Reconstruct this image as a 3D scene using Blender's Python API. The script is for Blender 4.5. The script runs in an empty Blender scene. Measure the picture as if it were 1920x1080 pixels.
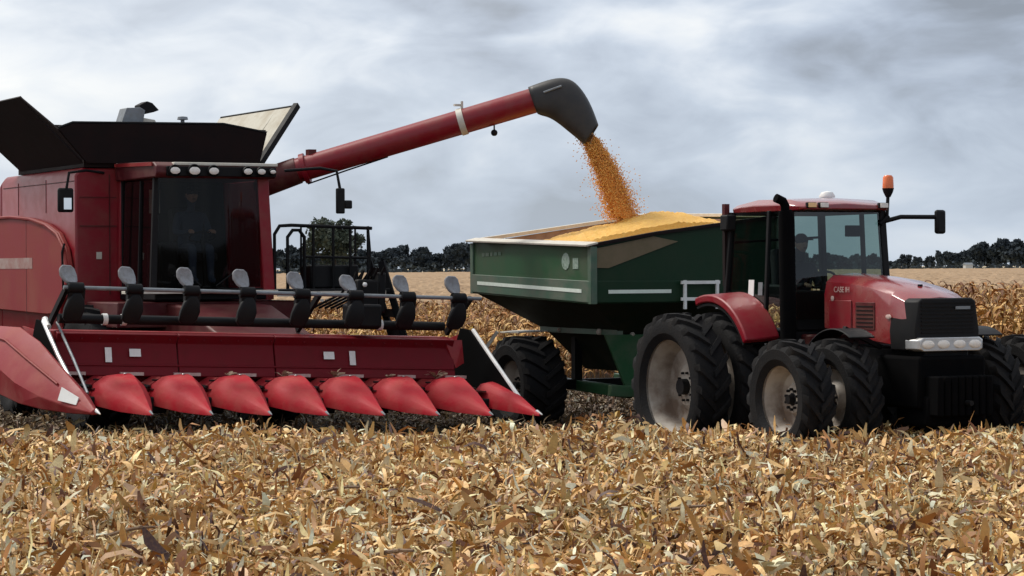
import bpy, math, random
import numpy as np
from mathutils import Vector, Matrix, Euler

random.seed(7)
rng = np.random.default_rng(11)
S = bpy.context.scene
COL = S.collection
R = math.radians

# ------------------------------------------------------------------ camera
cd = bpy.data.cameras.new("camera")
cam = bpy.data.objects.new("camera", cd)
COL.objects.link(cam)
P_, R_ = R(.49), R(.3)
fwd = Vector((0, math.cos(P_), -math.sin(P_)))
r0 = Vector((1, 0, 0)); u0 = r0.cross(fwd)
rt = r0 * math.cos(R_) - u0 * math.sin(R_)
up = u0 * math.cos(R_) + r0 * math.sin(R_)
cam.matrix_world = Matrix(((rt.x, up.x, -fwd.x, 0), (rt.y, up.y, -fwd.y, 0), (rt.z, up.z, -fwd.z, 2.25), (0, 0, 0, 1)))
cd.sensor_width = 36; cd.lens = 84.375; cd.clip_start = .2; cd.clip_end = 9000
S.camera = cam
S.view_settings.view_transform = 'Standard'; S.view_settings.look = 'None'
S.view_settings.exposure = .92; S.view_settings.gamma = 1; S.view_settings.use_curve_mapping = False

# ------------------------------------------------------------------ sky and sun
SUN = Vector((-.55, .30, .78)).normalized()
W = bpy.data.worlds.new("World"); S.world = W; W.use_nodes = True
nt = W.node_tree; nt.nodes.clear()
def N(t, **k):
    n = nt.nodes.new(t)
    for a, b in k.items(): setattr(n, a, b)
    return n
L = lambda a, b: nt.links.new(a, b)
out = N('ShaderNodeOutputWorld'); bg = N('ShaderNodeBackground'); bg.inputs['Strength'].default_value = .1
sky = N('ShaderNodeTexSky', sky_type='NISHITA', sun_disc=False, sun_elevation=math.asin(SUN.z), sun_rotation=math.atan2(SUN.x, SUN.y))
tc = N('ShaderNodeTexCoord')
mp = N('ShaderNodeMapping'); mp.inputs['Scale'].default_value = (1, 1, 2.3); mp.inputs['Location'].default_value = (27.644, 5.432, 19.339)
L(tc.outputs['Generated'], mp.inputs['Vector'])
n1 = N('ShaderNodeTexNoise'); n1.inputs['Scale'].default_value = 5.2; n1.inputs['Detail'].default_value = 6; n1.inputs['Roughness'].default_value = .50; n1.inputs['Distortion'].default_value = .35
n2 = N('ShaderNodeTexNoise'); n2.inputs['Scale'].default_value = 19; n2.inputs['Detail'].default_value = 6; n2.inputs['Roughness'].default_value = .5; n2.inputs['Distortion'].default_value = .6
L(mp.outputs[0], n1.inputs['Vector']); L(mp.outputs[0], n2.inputs['Vector'])
mx = N('ShaderNodeMix', data_type='FLOAT'); mx.inputs[0].default_value = .27
L(n1.outputs['Fac'], mx.inputs[2]); L(n2.outputs['Fac'], mx.inputs[3])
cr = N('ShaderNodeValToRGB')
e = cr.color_ramp.elements
e[0].position = .37; e[0].color = (.25, .28, .335, 1)
e[1].position = .66; e[1].color = (.92, .92, .905, 1)
for p, c in ((.44, (.385, .44, .54)), (.50, (.505, .57, .675)), (.56, (.675, .725, .80))):
    q = e.new(p); q.color = (*c, 1)
L(mx.outputs[0], cr.inputs['Fac'])
# thicker air near the horizon: an even grey blue, all the way round
sx = N('ShaderNodeSeparateXYZ'); L(tc.outputs['Generated'], sx.inputs[0])
mr = N('ShaderNodeMapRange'); mr.inputs['From Min'].default_value = -.01; mr.inputs['From Max'].default_value = .085
mr.inputs['To Min'].default_value = .62; mr.inputs['To Max'].default_value = 0
L(sx.outputs['Z'], mr.inputs['Value'])
hz = N('ShaderNodeMix', data_type='RGBA'); hz.inputs[7].default_value = (.465, .55, .655, 1)
L(mr.outputs[0], hz.inputs[0]); L(cr.outputs['Color'], hz.inputs[6])
sc = N('ShaderNodeVectorMath', operation='SCALE'); sc.inputs['Scale'].default_value = 5.85
dt = N('ShaderNodeVectorMath', operation='DOT_PRODUCT'); dt.inputs[1].default_value = SUN
L(tc.outputs['Generated'], dt.inputs[0])
gl = N('ShaderNodeMapRange', interpolation_type='SMOOTHSTEP'); gl.inputs['From Min'].default_value = .22; gl.inputs['From Max'].default_value = 1.0; gl.inputs['To Max'].default_value = .9
L(dt.outputs['Value'], gl.inputs['Value'])
gm = N('ShaderNodeMix', data_type='RGBA'); gm.inputs[7].default_value = (1.0, .99, .96, 1)
L(gl.outputs[0], gm.inputs[0]); L(hz.outputs[2], gm.inputs[6])
L(gm.outputs[2], sc.inputs[0])
m2 = N('ShaderNodeMix', data_type='RGBA'); m2.inputs[0].default_value = .95
L(sky.outputs[0], m2.inputs[6]); L(sc.outputs[0], m2.inputs[7])
L(m2.outputs[2], bg.inputs['Color']); L(bg.outputs[0], out.inputs['Surface'])

sd = bpy.data.lights.new("sun", 'SUN'); sd.energy = 1.5; sd.angle = R(14); sd.color = (1, .95, .87)
so = bpy.data.objects.new("sun", sd); COL.objects.link(so)
so.rotation_euler = (-SUN).to_track_quat('-Z', 'Y').to_euler(); so.location = (-20, 20, 30)

# ------------------------------------------------------------------ materials
def mat(name, col, rough=.5, metal=0., noise=0., col2=None, scale=6., bump=0., bscale=60., spec=None, dust=0., attr=None, coat=0., stretch=None):
    m = bpy.data.materials.new(name); m.use_nodes = True
    t = m.node_tree; b = t.nodes['Principled BSDF']
    b.inputs['Roughness'].default_value = rough; b.inputs['Metallic'].default_value = metal
    b.inputs['Base Color'].default_value = (*col, 1)
    if spec is not None: b.inputs['Specular IOR Level'].default_value = spec
    if coat: b.inputs['Coat Weight'].default_value = coat; b.inputs['Coat Roughness'].default_value = .15
    g = t.nodes.new('ShaderNodeTexCoord')
    vec = g.outputs['Object']
    if stretch:
        mpn = t.nodes.new('ShaderNodeMapping'); mpn.inputs['Scale'].default_value = stretch
        t.links.new(vec, mpn.inputs[0]); vec = mpn.outputs[0]
    last = None
    if attr:
        a = t.nodes.new('ShaderNodeAttribute'); a.attribute_name = attr; last = a.outputs['Color']
    if col2 is not None:
        n = t.nodes.new('ShaderNodeTexNoise'); n.inputs['Scale'].default_value = scale; n.inputs['Detail'].default_value = 6; n.inputs['Roughness'].default_value = .62
        t.links.new(vec, n.inputs['Vector'])
        r = t.nodes.new('ShaderNodeMapRange'); r.inputs['From Min'].default_value = .42; r.inputs['From Max'].default_value = .68; r.inputs['To Max'].default_value = noise
        t.links.new(n.outputs['Fac'], r.inputs['Value'])
        x = t.nodes.new('ShaderNodeMix'); x.data_type = 'RGBA'
        x.inputs[6].default_value = (*col, 1); x.inputs[7].default_value = (*col2, 1)
        if last: t.links.new(last, x.inputs[6])
        t.links.new(r.outputs[0], x.inputs[0]); last = x.outputs[2]
        rr = t.nodes.new('ShaderNodeMapRange'); rr.inputs['To Min'].default_value = rough; rr.inputs['To Max'].default_value = min(1, rough + .35)
        t.links.new(r.outputs[0], rr.inputs['Value']); t.links.new(rr.outputs[0], b.inputs['Roughness'])
    if last: t.links.new(last, b.inputs['Base Color'])
    if bump:
        n = t.nodes.new('ShaderNodeTexNoise'); n.inputs['Scale'].default_value = bscale; n.inputs['Detail'].default_value = 3
        t.links.new(vec, n.inputs['Vector'])
        bp = t.nodes.new('ShaderNodeBump'); bp.inputs['Strength'].default_value = bump; bp.inputs['Distance'].default_value = .02
        t.links.new(n.outputs['Fac'], bp.inputs['Height']); t.links.new(bp.outputs[0], b.inputs['Normal'])
    return m

def glass(name, tint, gloss=.9, ior=1.4):
    m = bpy.data.materials.new(name); m.use_nodes = True
    t = m.node_tree; t.nodes.clear()
    o = t.nodes.new('ShaderNodeOutputMaterial'); a = t.nodes.new('ShaderNodeBsdfTransparent'); a.inputs[0].default_value = (*tint, 1)
    g = t.nodes.new('ShaderNodeBsdfGlossy'); g.inputs['Roughness'].default_value = .03; g.inputs[0].default_value = (gloss, gloss, gloss, 1)
    lw = t.nodes.new('ShaderNodeLayerWeight'); lw.inputs[0].default_value = .5
    pw = t.nodes.new('ShaderNodeMath'); pw.operation = 'POWER'; pw.inputs[1].default_value = 4.5; t.links.new(lw.outputs['Facing'], pw.inputs[0])
    f = t.nodes.new('ShaderNodeMath'); f.operation = 'MULTIPLY_ADD'; f.inputs[1].default_value = .8; f.inputs[2].default_value = ((ior - 1) / (ior + 1)) ** 2; t.links.new(pw.outputs[0], f.inputs[0])
    x = t.nodes.new('ShaderNodeMixShader')
    t.links.new(f.outputs[0], x.inputs[0]); t.links.new(a.outputs[0], x.inputs[1]); t.links.new(g.outputs[0], x.inputs[2])
    t.links.new(x.outputs[0], o.inputs[0])
    return m

DUST = (.30, .21, .14)
RED = mat('red_paint', (.22, .005, .014), .36, 0, .35, (.19, .07, .05), 3.4, spec=.4)
REDH = mat('red_header_paint', (.27, .008, .016), .42, 0, .2, DUST, 3.0, spec=.35)
SNOUT = mat('faded_snout_plastic', (.42, .011, .022), .58, 0, .45, (.40, .10, .08), 4.0, spec=.25, bump=.15, bscale=14)  # faded plastic, its red also lifted for the light on the tops
HOODR = mat('glossy_hood_paint', (.23, .008, .016), .22, 0, .25, DUST, 2.2, spec=.5, coat=1.)
BACKR = mat('shaded_header_paint', (.15, .003, .009), .55, 0, .3, (.09, .02, .018), 5.0, spec=.2)  # header red darkened to put shade into the back sheet
DIVR = mat('scuffed_divider_paint', (.24, .008, .014), .5, 0, .5, (.32, .10, .075), 2.4, spec=.3, bump=.2, bscale=5)
REDD = mat('dusty_skylit_red', (.23, .012, .015), .5, 0, .6, (.27, .085, .06), 1.3, spec=.25)  # dust tint that also carries sky reflection on the side faces
DKRED = mat('dark_red_sheet', (.07, .004, .007), .5, 0, .15, DUST, 3, spec=.3)
BROWN = mat('dark_brown_sheet', (.008, .004, .004), .7, 0, .3, (.03, .011, .010), 2.5, spec=.2)
BLACK = mat('black_plastic', (.005, .005, .006), .55, 0, .2, (.022, .019, .016), 5, spec=.22)
BLACKM = mat('black_metal', (.004, .004, .005), .6, 0, .2, (.02, .017, .014), 6, spec=.2)
RUBBER = mat('tyre_rubber', (.007, .007, .008), .78, 0, .35, (.026, .021, .017), 5, bump=.3, bscale=40, spec=.2)
GREYR = mat('weathered_rubber', (.26, .27, .29), .7, 0, .6, (.16, .15, .15), 20)
RIM = mat('cream_rim_paint', (.40, .36, .31), .6, 0, .9, (.11, .065, .04), 1.9)  # brown mottle holds dirt and the shade inside the deep dish
STEEL = mat('bright_steel', (.62, .62, .62), .3, .8, .35, (.3, .27, .24), 8)
WHITE = mat('white_paint', (.78, .78, .76), .45, 0, .3, (.5, .45, .38), 6)
CREAM = mat('cream_strip', (.62, .58, .50), .5, 0, .4, (.40, .33, .25), 6)
PINK = mat('worn_deck_plate', (.55, .40, .36), .45, 0, .5, (.30, .10, .09), 9)
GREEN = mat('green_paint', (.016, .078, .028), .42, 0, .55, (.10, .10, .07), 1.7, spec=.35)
GREEND = mat('shaded_green_paint', (.004, .028, .010), .5, 0, .2, (.04, .04, .025), 2, spec=.25)  # shaded copy of the green paint, for faces turned from the light
GREENB = mat('dusty_green_paint', (.055, .115, .075), .45, 0, .7, (.17, .155, .125), 2.2)
HOP = mat('hopper_sheet', (.008, .013, .006), .7, 0, .5, (.035, .027, .014), 3, spec=.2)
TAN = mat('dusty_tan_panel', (.15, .11, .06), .6, 0, .5, (.10, .09, .045), 4)
INNER = mat('worn_inner_sheet', (.30, .20, .15), .6, 0, .6, (.18, .10, .08), 4)
STRIPE = mat('white_stripe', (.72, .80, .72), .4, 0, .3, (.5, .52, .45), 14)
ORANGE = mat('orange_lens', (.75, .17, .05), .25)
LAMP = mat('lamp_lens', (.80, .76, .70), .18, 0, .3, (.5, .45, .4), 30)
AMBER = mat('amber_lens', (.85, .55, .25), .25)
GREY = mat('grey_metal', (.20, .22, .24), .45, .2, .4, (.10, .09, .08), 8)
GREYB = mat('grey_hood_plastic', (.020, .019, .019), .5, 0, .5, (.06, .052, .045), 5)
GLASSC = glass('dark_tinted_glass', (.40, .42, .41), ior=1.28)
GLASST = glass('green_tinted_glass', (.46, .56, .535), ior=1.62)
SEATM = mat('seat_fabric', (.03, .03, .032), .8)
SKIN = mat('skin', (.42, .24, .17), .55)
SHIRT = mat('dark_shirt', (.022, .022, .03), .85, 0, .3, (.04, .04, .05), 20)
SHIRT2 = mat('pale_shirt', (.38, .37, .34), .85)
JEANS = mat('denim', (.03, .045, .08), .85)
CAPM = mat('dark_cap', (.02, .018, .02), .8)
MATTE = mat('matte_black_iron', (.0025, .0025, .003), .9, 0, .2, (.008, .007, .006), 6, spec=.05)
MIRROR = mat('mirror_glass', (.7, .72, .74), .05, 1)
CORN = mat('corn_grain', (.80, .42, .07), .55, 0, .75, (.87, .56, .15), 26, bump=.9, bscale=75)
KERN = mat('corn_kernels', (.70, .32, .06), .5, attr='tone')
SOIL = mat('soil', (.026, .016, .010), .98, 0, .6, (.055, .035, .02), 1.3, bump=.2, bscale=14, spec=.05)
RESID = mat('dry_residue', (.4, .25, .1), .55, 0, .35, (.30, .16, .07), 45, attr='tone', spec=.45)
CORNP = mat('dry_corn_leaf', (.4, .25, .1), .65, attr='tone', spec=.3)
CANOPY = mat('dry_corn_canopy', (.37, .255, .155), .9, 0, .8, (.24, .155, .09), 1.1, stretch=(1, .30, 1), spec=.1)
FARF = mat('cut_field', (.46, .38, .25), .95, 0, .7, (.36, .28, .17), .03)
LEAF = mat('hazed_foliage', (.042, .052, .062), .9, 0, .8, (.055, .066, .066), .3, spec=.1)  # distance haze mixed into the leaf colour, paler and bluer
LEAF2 = mat('tree_foliage', (.030, .045, .030), .75, 0, .8, (.07, .085, .055), .5)
BARK = mat('bark', (.05, .04, .03), .9)
SHED = mat('pale_shed_sheet', (.45, .45, .44), .6)

# ------------------------------------------------------------------ mesh helpers
class M:
    def __init__(s): s.v = []; s.f = []
    def add(s, vs, fs):
        o = len(s.v); s.v += [tuple(v) for v in vs]; s.f += [tuple(i + o for i in f) for f in fs]; return s
    def box(s, x0, x1, y0, y1, z0, z1):
        return s.add([(x0, y0, z0), (x1, y0, z0), (x1, y1, z0), (x0, y1, z0), (x0, y0, z1), (x1, y0, z1), (x1, y1, z1), (x0, y1, z1)],
                     [(0, 3, 2, 1), (4, 5, 6, 7), (0, 1, 5, 4), (1, 2, 6, 5), (2, 3, 7, 6), (3, 0, 4, 7)])
    def rbox(s, c, size, rot=(0, 0, 0)):
        m = Euler(rot).to_matrix(); a, b, d = (k / 2 for k in size)
        q = [Vector(c) + m @ Vector((i * a, j * b, k * d)) for k in (-1, 1) for (i, j) in ((-1, -1), (1, -1), (1, 1), (-1, 1))]
        return s.add(q, [(0, 3, 2, 1), (4, 5, 6, 7), (0, 1, 5, 4), (1, 2, 6, 5), (2, 3, 7, 6), (3, 0, 4, 7)])
    def bar(s, p, q, w, h, upv=(0, 0, 1)):
        p = Vector(p); q = Vector(q); d = (q - p).normalized(); u = Vector(upv)
        if abs(d.dot(u)) > .95: u = Vector((0, 1, 0))
        a = d.cross(u).normalized() * (w / 2); b = a.cross(d).normalized() * (h / 2)
        v = [p - a - b, p + a - b, p + a + b, p - a + b, q - a - b, q + a - b, q + a + b, q - a + b]
        return s.add(v, [(0, 3, 2, 1), (4, 5, 6, 7), (0, 1, 5, 4), (1, 2, 6, 5), (2, 3, 7, 6), (3, 0, 4, 7)])
    def loft(s, rings, caps=True):
        n = len(rings[0]); o = len(s.v)
        for r in rings: s.v += [tuple(p) for p in r]
        for i in range(len(rings) - 1):
            for j in range(n):
                k = (j + 1) % n
                s.f.append((o + i * n + j, o + i * n + k, o + (i + 1) * n + k, o + (i + 1) * n + j))
        if caps:
            s.f.append(tuple(o + j for j in reversed(range(n)))); s.f.append(tuple(o + (len(rings) - 1) * n + j for j in range(n)))
        return s
    def path(s, pts, r, n=8, caps=True):
        pts = [Vector(p) for p in pts]; rs = r if isinstance(r, (list, tuple)) else [r] * len(pts)
        d = (pts[1] - pts[0]).normalized(); a = d.orthogonal().normalized(); rings = []
        for i, p in enumerate(pts):
            if 0 < i < len(pts) - 1: d = ((pts[i] - pts[i - 1]).normalized() + (pts[i + 1] - pts[i]).normalized()).normalized()
            elif i: d = (pts[i] - pts[i - 1]).normalized()
            a = (a - d * a.dot(d)).normalized(); b = d.cross(a)
            rings.append([p + (a * math.cos(t) + b * math.sin(t)) * rs[i] for t in (2 * math.pi * k / n for k in range(n))])
        return s.loft(rings, caps)
    def tube(s, p, q, r, n=10, r2=None): return s.path([p, q], [r, r if r2 is None else r2], n)
    def prism(s, poly, plane, a, b, du=0.):
        poly = [(u + du, v) for u, v in poly]
        f = {'xz': lambda u, v, w: (u, w, v), 'yz': lambda u, v, w: (w, u, v), 'xy': lambda u, v, w: (u, v, w)}[plane]
        return s.loft([[f(u, v, a) for u, v in poly], [f(u, v, b) for u, v in poly]])
    def plate(s, pts, t):
        pts = [Vector(p) for p in pts]; n = Vector((0, 0, 0))
        for i in range(len(pts)):
            p, q = pts[i], pts[(i + 1) % len(pts)]
            n += p.cross(q)
        n = n.normalized() * (t / 2)
        return s.loft([[p - n for p in pts], [p + n for p in pts]])
    def lathe(s, prof, n, c=(0, 0, 0), axis='y', closed=False):
        c = Vector(c); rings = []
        for k in range(n):
            t = 2 * math.pi * k / n; cs, sn = math.cos(t), math.sin(t)
            g = {'y': lambda r, h: (r * cs, h, r * sn), 'z': lambda r, h: (r * cs, r * sn, h), 'x': lambda r, h: (h, r * cs, r * sn)}[axis]
            rings.append([c + Vector(g(r, h)) for r, h in prof])
        o = len(s.v); m = len(prof)
        for r in rings: s.v += [tuple(p) for p in r]
        for k in range(n):
            k2 = (k + 1) % n
            for j in range(m if closed else m - 1):
                j2 = (j + 1) % m
                s.f.append((o + k * m + j, o + k * m + j2, o + k2 * m + j2, o + k2 * m + j))
        return s
    def ball(s, c, r, n=12, m=8):
        rx, ry, rz = r if isinstance(r, (tuple, list)) else (r, r, r)
        rings = []
        for i in range(1, m):
            a = math.pi * i / m
            rings.append([(c[0] + rx * math.sin(a) * math.cos(2 * math.pi * k / n), c[1] + ry * math.sin(a) * math.sin(2 * math.pi * k / n), c[2] + rz * math.cos(a)) for k in range(n)])
        return s.loft(rings)

def link(name, data, parent=None):
    o = bpy.data.objects.new(name, data); COL.objects.link(o)
    if parent: o.parent = parent
    return o
def part(name, m, material, parent=None, bevel=0., ang=38, label=None):
    me = bpy.data.meshes.new(name); me.from_pydata(m.v, [], m.f); me.materials.append(material)
    import bmesh
    b = bmesh.new(); b.from_mesh(me); bmesh.ops.recalc_face_normals(b, faces=b.faces); b.to_mesh(me); b.free()
    me.shade_smooth(); me.set_sharp_from_angle(angle=R(ang))
    o = link(name, me, parent)
    if bevel:
        k = o.modifiers.new('bevel', 'BEVEL'); k.width = bevel; k.segments = 2; k.limit_method = 'ANGLE'; k.angle_limit = R(40)
    if label: o['label'] = label
    return o
def tag(o, label, cat, group=None, kind=None):
    if label: o['label'] = label
    if cat: o['category'] = cat
    if group: o['group'] = group
    if kind: o['kind'] = kind
    return o
def thing(name, label, cat, loc, rz=0, group=None):
    o = link(name, None); o.location = loc; o.rotation_euler = (0, 0, rz); o.empty_display_size = .2
    return tag(o, label, cat, group)
def bulk(name, V, F, tone, material):
    """numpy mesh of quads with a per-vertex colour"""
    me = bpy.data.meshes.new(name)
    nv, nf = len(V), len(F)
    me.vertices.add(nv); me.vertices.foreach_set('co', np.ascontiguousarray(V, np.float32).ravel())
    me.loops.add(nf * 4); me.loops.foreach_set('vertex_index', np.ascontiguousarray(F, np.int32).ravel())
    me.polygons.add(nf); me.polygons.foreach_set('loop_start', np.arange(0, nf * 4, 4, dtype=np.int32))
    me.polygons.foreach_set('loop_total', np.full(nf, 4, np.int32))
    a = me.color_attributes.new('tone', 'FLOAT_COLOR', 'POINT')
    c = np.ones((nv, 4), np.float32); c[:, :3] = tone
    a.data.foreach_set('color', c.ravel())
    me.materials.append(material); me.update(calc_edges=True)
    return me

# ------------------------------------------------------------------ ground, fields, far trees
def gz(x, y): return 0.
def sheet(name, xs, ys, fz, material):
    xs = np.asarray(xs, float); ys = np.asarray(ys, float)
    X, Y = np.meshgrid(xs, ys); Z = fz(X, Y)
    n, m = X.shape
    me = bpy.data.meshes.new(name)
    i = np.arange(n * m).reshape(n, m)
    F = np.stack([i[:-1, :-1], i[:-1, 1:], i[1:, 1:], i[1:, :-1]], -1).reshape(-1, 4)
    me.from_pydata(np.stack([X, Y, Z], -1).reshape(-1, 3).tolist(), [], F.tolist())
    me.materials.append(material); me.shade_smooth()
    return link(name, me)
gy = np.concatenate([np.linspace(-60, 10, 12), np.linspace(12, 46, 120), np.geomspace(48, 6000, 40)])
gx = np.concatenate([-np.geomspace(6000, 16, 25), np.linspace(-15, 15, 110), np.geomspace(16, 6000, 25)])
def gfun(X, Y):
    w = np.clip((46 - Y) / 4, 0, 1) * np.clip((Y - 10) / 3, 0, 1) * (np.abs(X) < 15.5)
    return w * (.02 * np.sin(X * 2.1 + .4 * Y) * np.sin(Y * 1.3) + .012 * np.sin(X * 5.3) * np.sin(Y * 4.1 + 1))
g = sheet('ground', gx, gy, gfun, SOIL); g['kind'] = 'structure'

def strips(n, p, az, el, bend, length, width, st=4, roll=None, taper=(.55, 1, .85, .1)):
    """n curved leaf strips, st stations each -> verts (n*st*2,3), quads"""
    V = np.zeros((n, st, 2, 3)); c = p.copy(); e_ = el.copy(); seg = (length / (st - 1))[:, None]
    if roll is None: roll = rng.uniform(-1.2, 1.2, n)
    for k in range(st):
        d = np.stack([np.cos(e_) * np.cos(az), np.cos(e_) * np.sin(az), np.sin(e_)], -1)
        h = np.stack([-np.sin(az), np.cos(az), np.zeros(n)], -1)
        b = np.cross(d, h)
        w = (h * np.cos(roll)[:, None] + b * np.sin(roll)[:, None]) * (width * taper[min(k, len(taper) - 1)] / 2)[:, None]
        V[:, k, 0] = c - w; V[:, k, 1] = c + w
        c = c + d * seg; e_ = e_ - bend / (st - 1); roll = roll + rng.uniform(-.35, .35, n)
    base = (np.arange(n) * st * 2)[:, None, None]
    k = np.arange(st - 1)[None, :, None] * 2
    F = (base + k + np.array([0, 1, 3, 2])[None, None, :]).reshape(-1, 4)
    return V.reshape(-1, 3), F
PAL = np.array([(.80, .50, .20), (.66, .36, .11), (.42, .18, .05), (.86, .64, .32), (.88, .80, .54), (.20, .075, .03), (.07, .027, .025), (.74, .47, .27), (.58, .38, .09)])
PW = np.array([.24, .18, .12, .18, .10, .07, .07, .05, .03])
def tones(n, per, pal=PAL, w=PW):
    t = pal[rng.choice(len(pal), n, p=w / w.sum())] * 1.0 * rng.uniform(.75, 1.2, (n, 1))
    return np.repeat(np.clip(t, 0, .85), per, 0)

# residue of leaves, husks and stalk bits over the cut ground in front and under the machines
def residue(name, n, y0, y1, hfun, smin, smax, label, shade_mul=1.):
    u = rng.random(n); a0, b0 = y0 * .22 + 1.6, y1 * .22 + 1.6
    Y = y0 + (y1 - y0) * u ** .85
    X = rng.uniform(-1, 1, n) * (Y * .22 + 3.0)
    Hh = hfun(X, Y)
    Z = Hh * rng.beta(1.45, 1.0, n)
    ln = rng.uniform(smin, smax, n) * np.where(rng.random(n) < .07, 1.7, 1); thin = rng.random(n) < .62
    ln = ln * np.where(thin, 1.25, .9); wd = ln * np.where(thin, rng.uniform(.07, .16, n), rng.uniform(.20, .38, n))
    V1, F1 = strips(n, np.stack([X, Y, Z], -1), rng.uniform(0, 6.283, n), rng.normal(.25, .55, n), rng.normal(0, 1, n) * 1.3 + np.where(thin, 2.2, 1.0), ln, wd, taper=(.6, 1.0, .9, .35))
    T1 = tones(n, 8) * np.tile(np.repeat(np.array([.85, 1.05, 1.0, .75]), 2), n)[:, None]
    pt = np.sin(X * 1.3 + 2 * np.sin(Y * .9)) * np.sin(Y * 1.7 + 1.5 * np.sin(X * .8 + 1)) + .6 * np.sin(X * 4.1 + Y * 2.3) * np.sin(Y * 3.7 - X)
    T1 = T1 * np.repeat(np.clip(.90 + .17 * pt, .5, 1.2), 8)[:, None]
    T1 = np.clip(T1, 0, .88)
    # cut stalk stubs: thin crossed strips standing nearly upright
    k = n // 22
    Y = rng.uniform(y0, y1, k); X = rng.uniform(-1, 1, k) * (Y * .22 + 3.0); Hh = hfun(X, Y)
    az = rng.uniform(0, 6.283, k); el = rng.normal(1.25, .35, k); le = Hh * rng.uniform(.7, 1.25, k)
    p = np.stack([X, Y, np.zeros(k)], -1); wd = rng.uniform(.014, .026, k)
    V2, F2 = strips(k, p, az, el, rng.normal(0, .25, k), le, wd, 3, np.zeros(k), (1, 1, .9))
    V3, F3 = strips(k, p, az, el, np.zeros(k), le, wd, 3, np.full(k, 1.57), (1, 1, .9))
    T2 = tones(k, 6)
    V = np.concatenate([V1, V2, V3]); F = np.concatenate([F1, F2 + len(V1), F3 + len(V1) + len(V2)])
    V[:, 2] = np.maximum(V[:, 2], .01)
    o = link(name, bulk(name, V, F, np.concatenate([T1, T2, T2]) * shade_mul, RESID))
    return tag(o, label, None, kind='stuff')
hf1 = lambda X, Y: .35 + .05 * np.sin(X * 1.9 + 1) * np.sin(Y * 1.4) + .05 * np.sin(X * 4.3 + Y) * np.sin(Y * 2.3) + .16 * np.exp(-((X - 1.25) / .55) ** 2 - ((Y - 28) / .9) ** 2)
residue('corn_residue', 182000, 12.6, 28.1, hf1, .06, .185, 'tangled straw coloured corn leaves, husks and cut stalks covering the ground')
residue('trampled_corn_residue', 36000, 28.1, 45, lambda X, Y: .07 + .02 * np.sin(X * 1.7) * np.sin(Y * 1.1), .06, .16, 'trampled corn leaves lying under and behind the machines', .24)  # tones scaled down to paint in the shade beneath the machines

# standing dry corn
def corn_plant(seed):
    r = np.random.default_rng(seed); H = r.uniform(1.45, 1.75)
    V, F, T = [], [], []
    def push(v, f, c):
        F.append(f + sum(len(a) for a in V)); V.append(v); T.append(np.repeat(np.array(c)[None], len(v), 0))
    zs = np.linspace(0, H, 5); lean = r.normal(0, .05, 2)
    pts = np.stack([lean[0] * zs ** 1.5, lean[1] * zs ** 1.5, zs], -1)
    for ax in (0, 1):
        off = np.array([(.013, 0, 0), (0, .013, 0)][ax])
        v = np.stack([pts - off, pts + off], 1).reshape(-1, 3)
        f = np.array([[2 * i, 2 * i + 1, 2 * i + 3, 2 * i + 2] for i in range(4)])
        push(v, f, (.34, .20, .085))
    n = 11; zz = np.linspace(.25, H, n) + r.normal(0, .04, n)
    az = np.where(np.arange(n) % 2 == 0, 0, math.pi) + r.uniform(0, 3.1) + r.normal(0, .5, n)
    p = np.stack([lean[0] * zz ** 1.5, lean[1] * zz ** 1.5, zz], -1)
    v, f = strips(n, p, az, r.uniform(.5, 1.2, n), r.uniform(1.8, 3.3, n), r.uniform(.45, .75, n), r.uniform(.05, .085, n), 5, r.normal(0, .4, n), (.7, 1, .9, .7, .1))
    for i in range(n):
        push(v[i * 10:(i + 1) * 10], f[i * 4:(i + 1) * 4] - i * 10, PAL[r.choice([0, 1, 2, 2, 1, 5, 8])] * r.uniform(.6, 1.0))
    # ear in its husk
    ring = np.array([(math.cos(t), math.sin(t)) for t in np.linspace(0, 6.283, 6)[:5]])
    ez = H * .5; prof = [(.015, 0), (.036, .06), (.034, .15), (.006, .24)]
    e_ = np.concatenate([np.column_stack([ring * q[0] + np.array([.04 + q[1] * .5, .0]), np.full(5, ez - q[1] * .75)]) for q in prof])
    f = np.array([[a * 5 + b, a * 5 + (b + 1) % 5, (a + 1) * 5 + (b + 1) % 5, (a + 1) * 5 + b] for a in range(3) for b in range(5)])
    push(e_, f, (.62, .48, .28))
    k = 4
    v, f = strips(k, np.repeat(pts[-1:], k, 0), r.uniform(0, 6.28, k), np.full(k, 1.1), np.full(k, .5), np.full(k, .22), np.full(k, .02), 3, None, (1, 1, .5))
    for i in range(k): push(v[i * 6:(i + 1) * 6], f[i * 2:(i + 1) * 2] - i * 6, (.46, .30, .15))
    return np.concatenate(V), np.concatenate(F), np.concatenate(T)
variants = [corn_plant(s) for s in range(6)]
vmesh = [bulk('corn_plant', *v, CORNP) for v in variants]
ha = R(28); hd = np.array([math.sin(ha), -math.cos(ha)]); ld = np.array([math.cos(ha), math.sin(ha)])
spots = []
for i in range(-60, 190):
    for t in np.arange(-130, 20, .24):
        q = hd * t + ld * i * .76 + np.array([0, 0]) + rng.normal(0, .05, 2)
        if 45.5 < q[1] < 78 and abs(q[0]) < q[1] * .2133 + 3.5: spots.append(q)
spots = np.array(spots)
def hscale(q): return .64 + .17 * np.clip((q[0] - 2) / 6, 0, 1)
px = 960 + 4500 * spots[:, 0] / spots[:, 1]
vis = ((px > 725) & (px < 965)) | (px > 1815) & (px < 1925)
order = np.argsort(spots[:, 1] + np.where(vis, 0, 1000))
single = set(order[:260].tolist())
BV, BF, BT, off = [], [], [], 0
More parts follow.
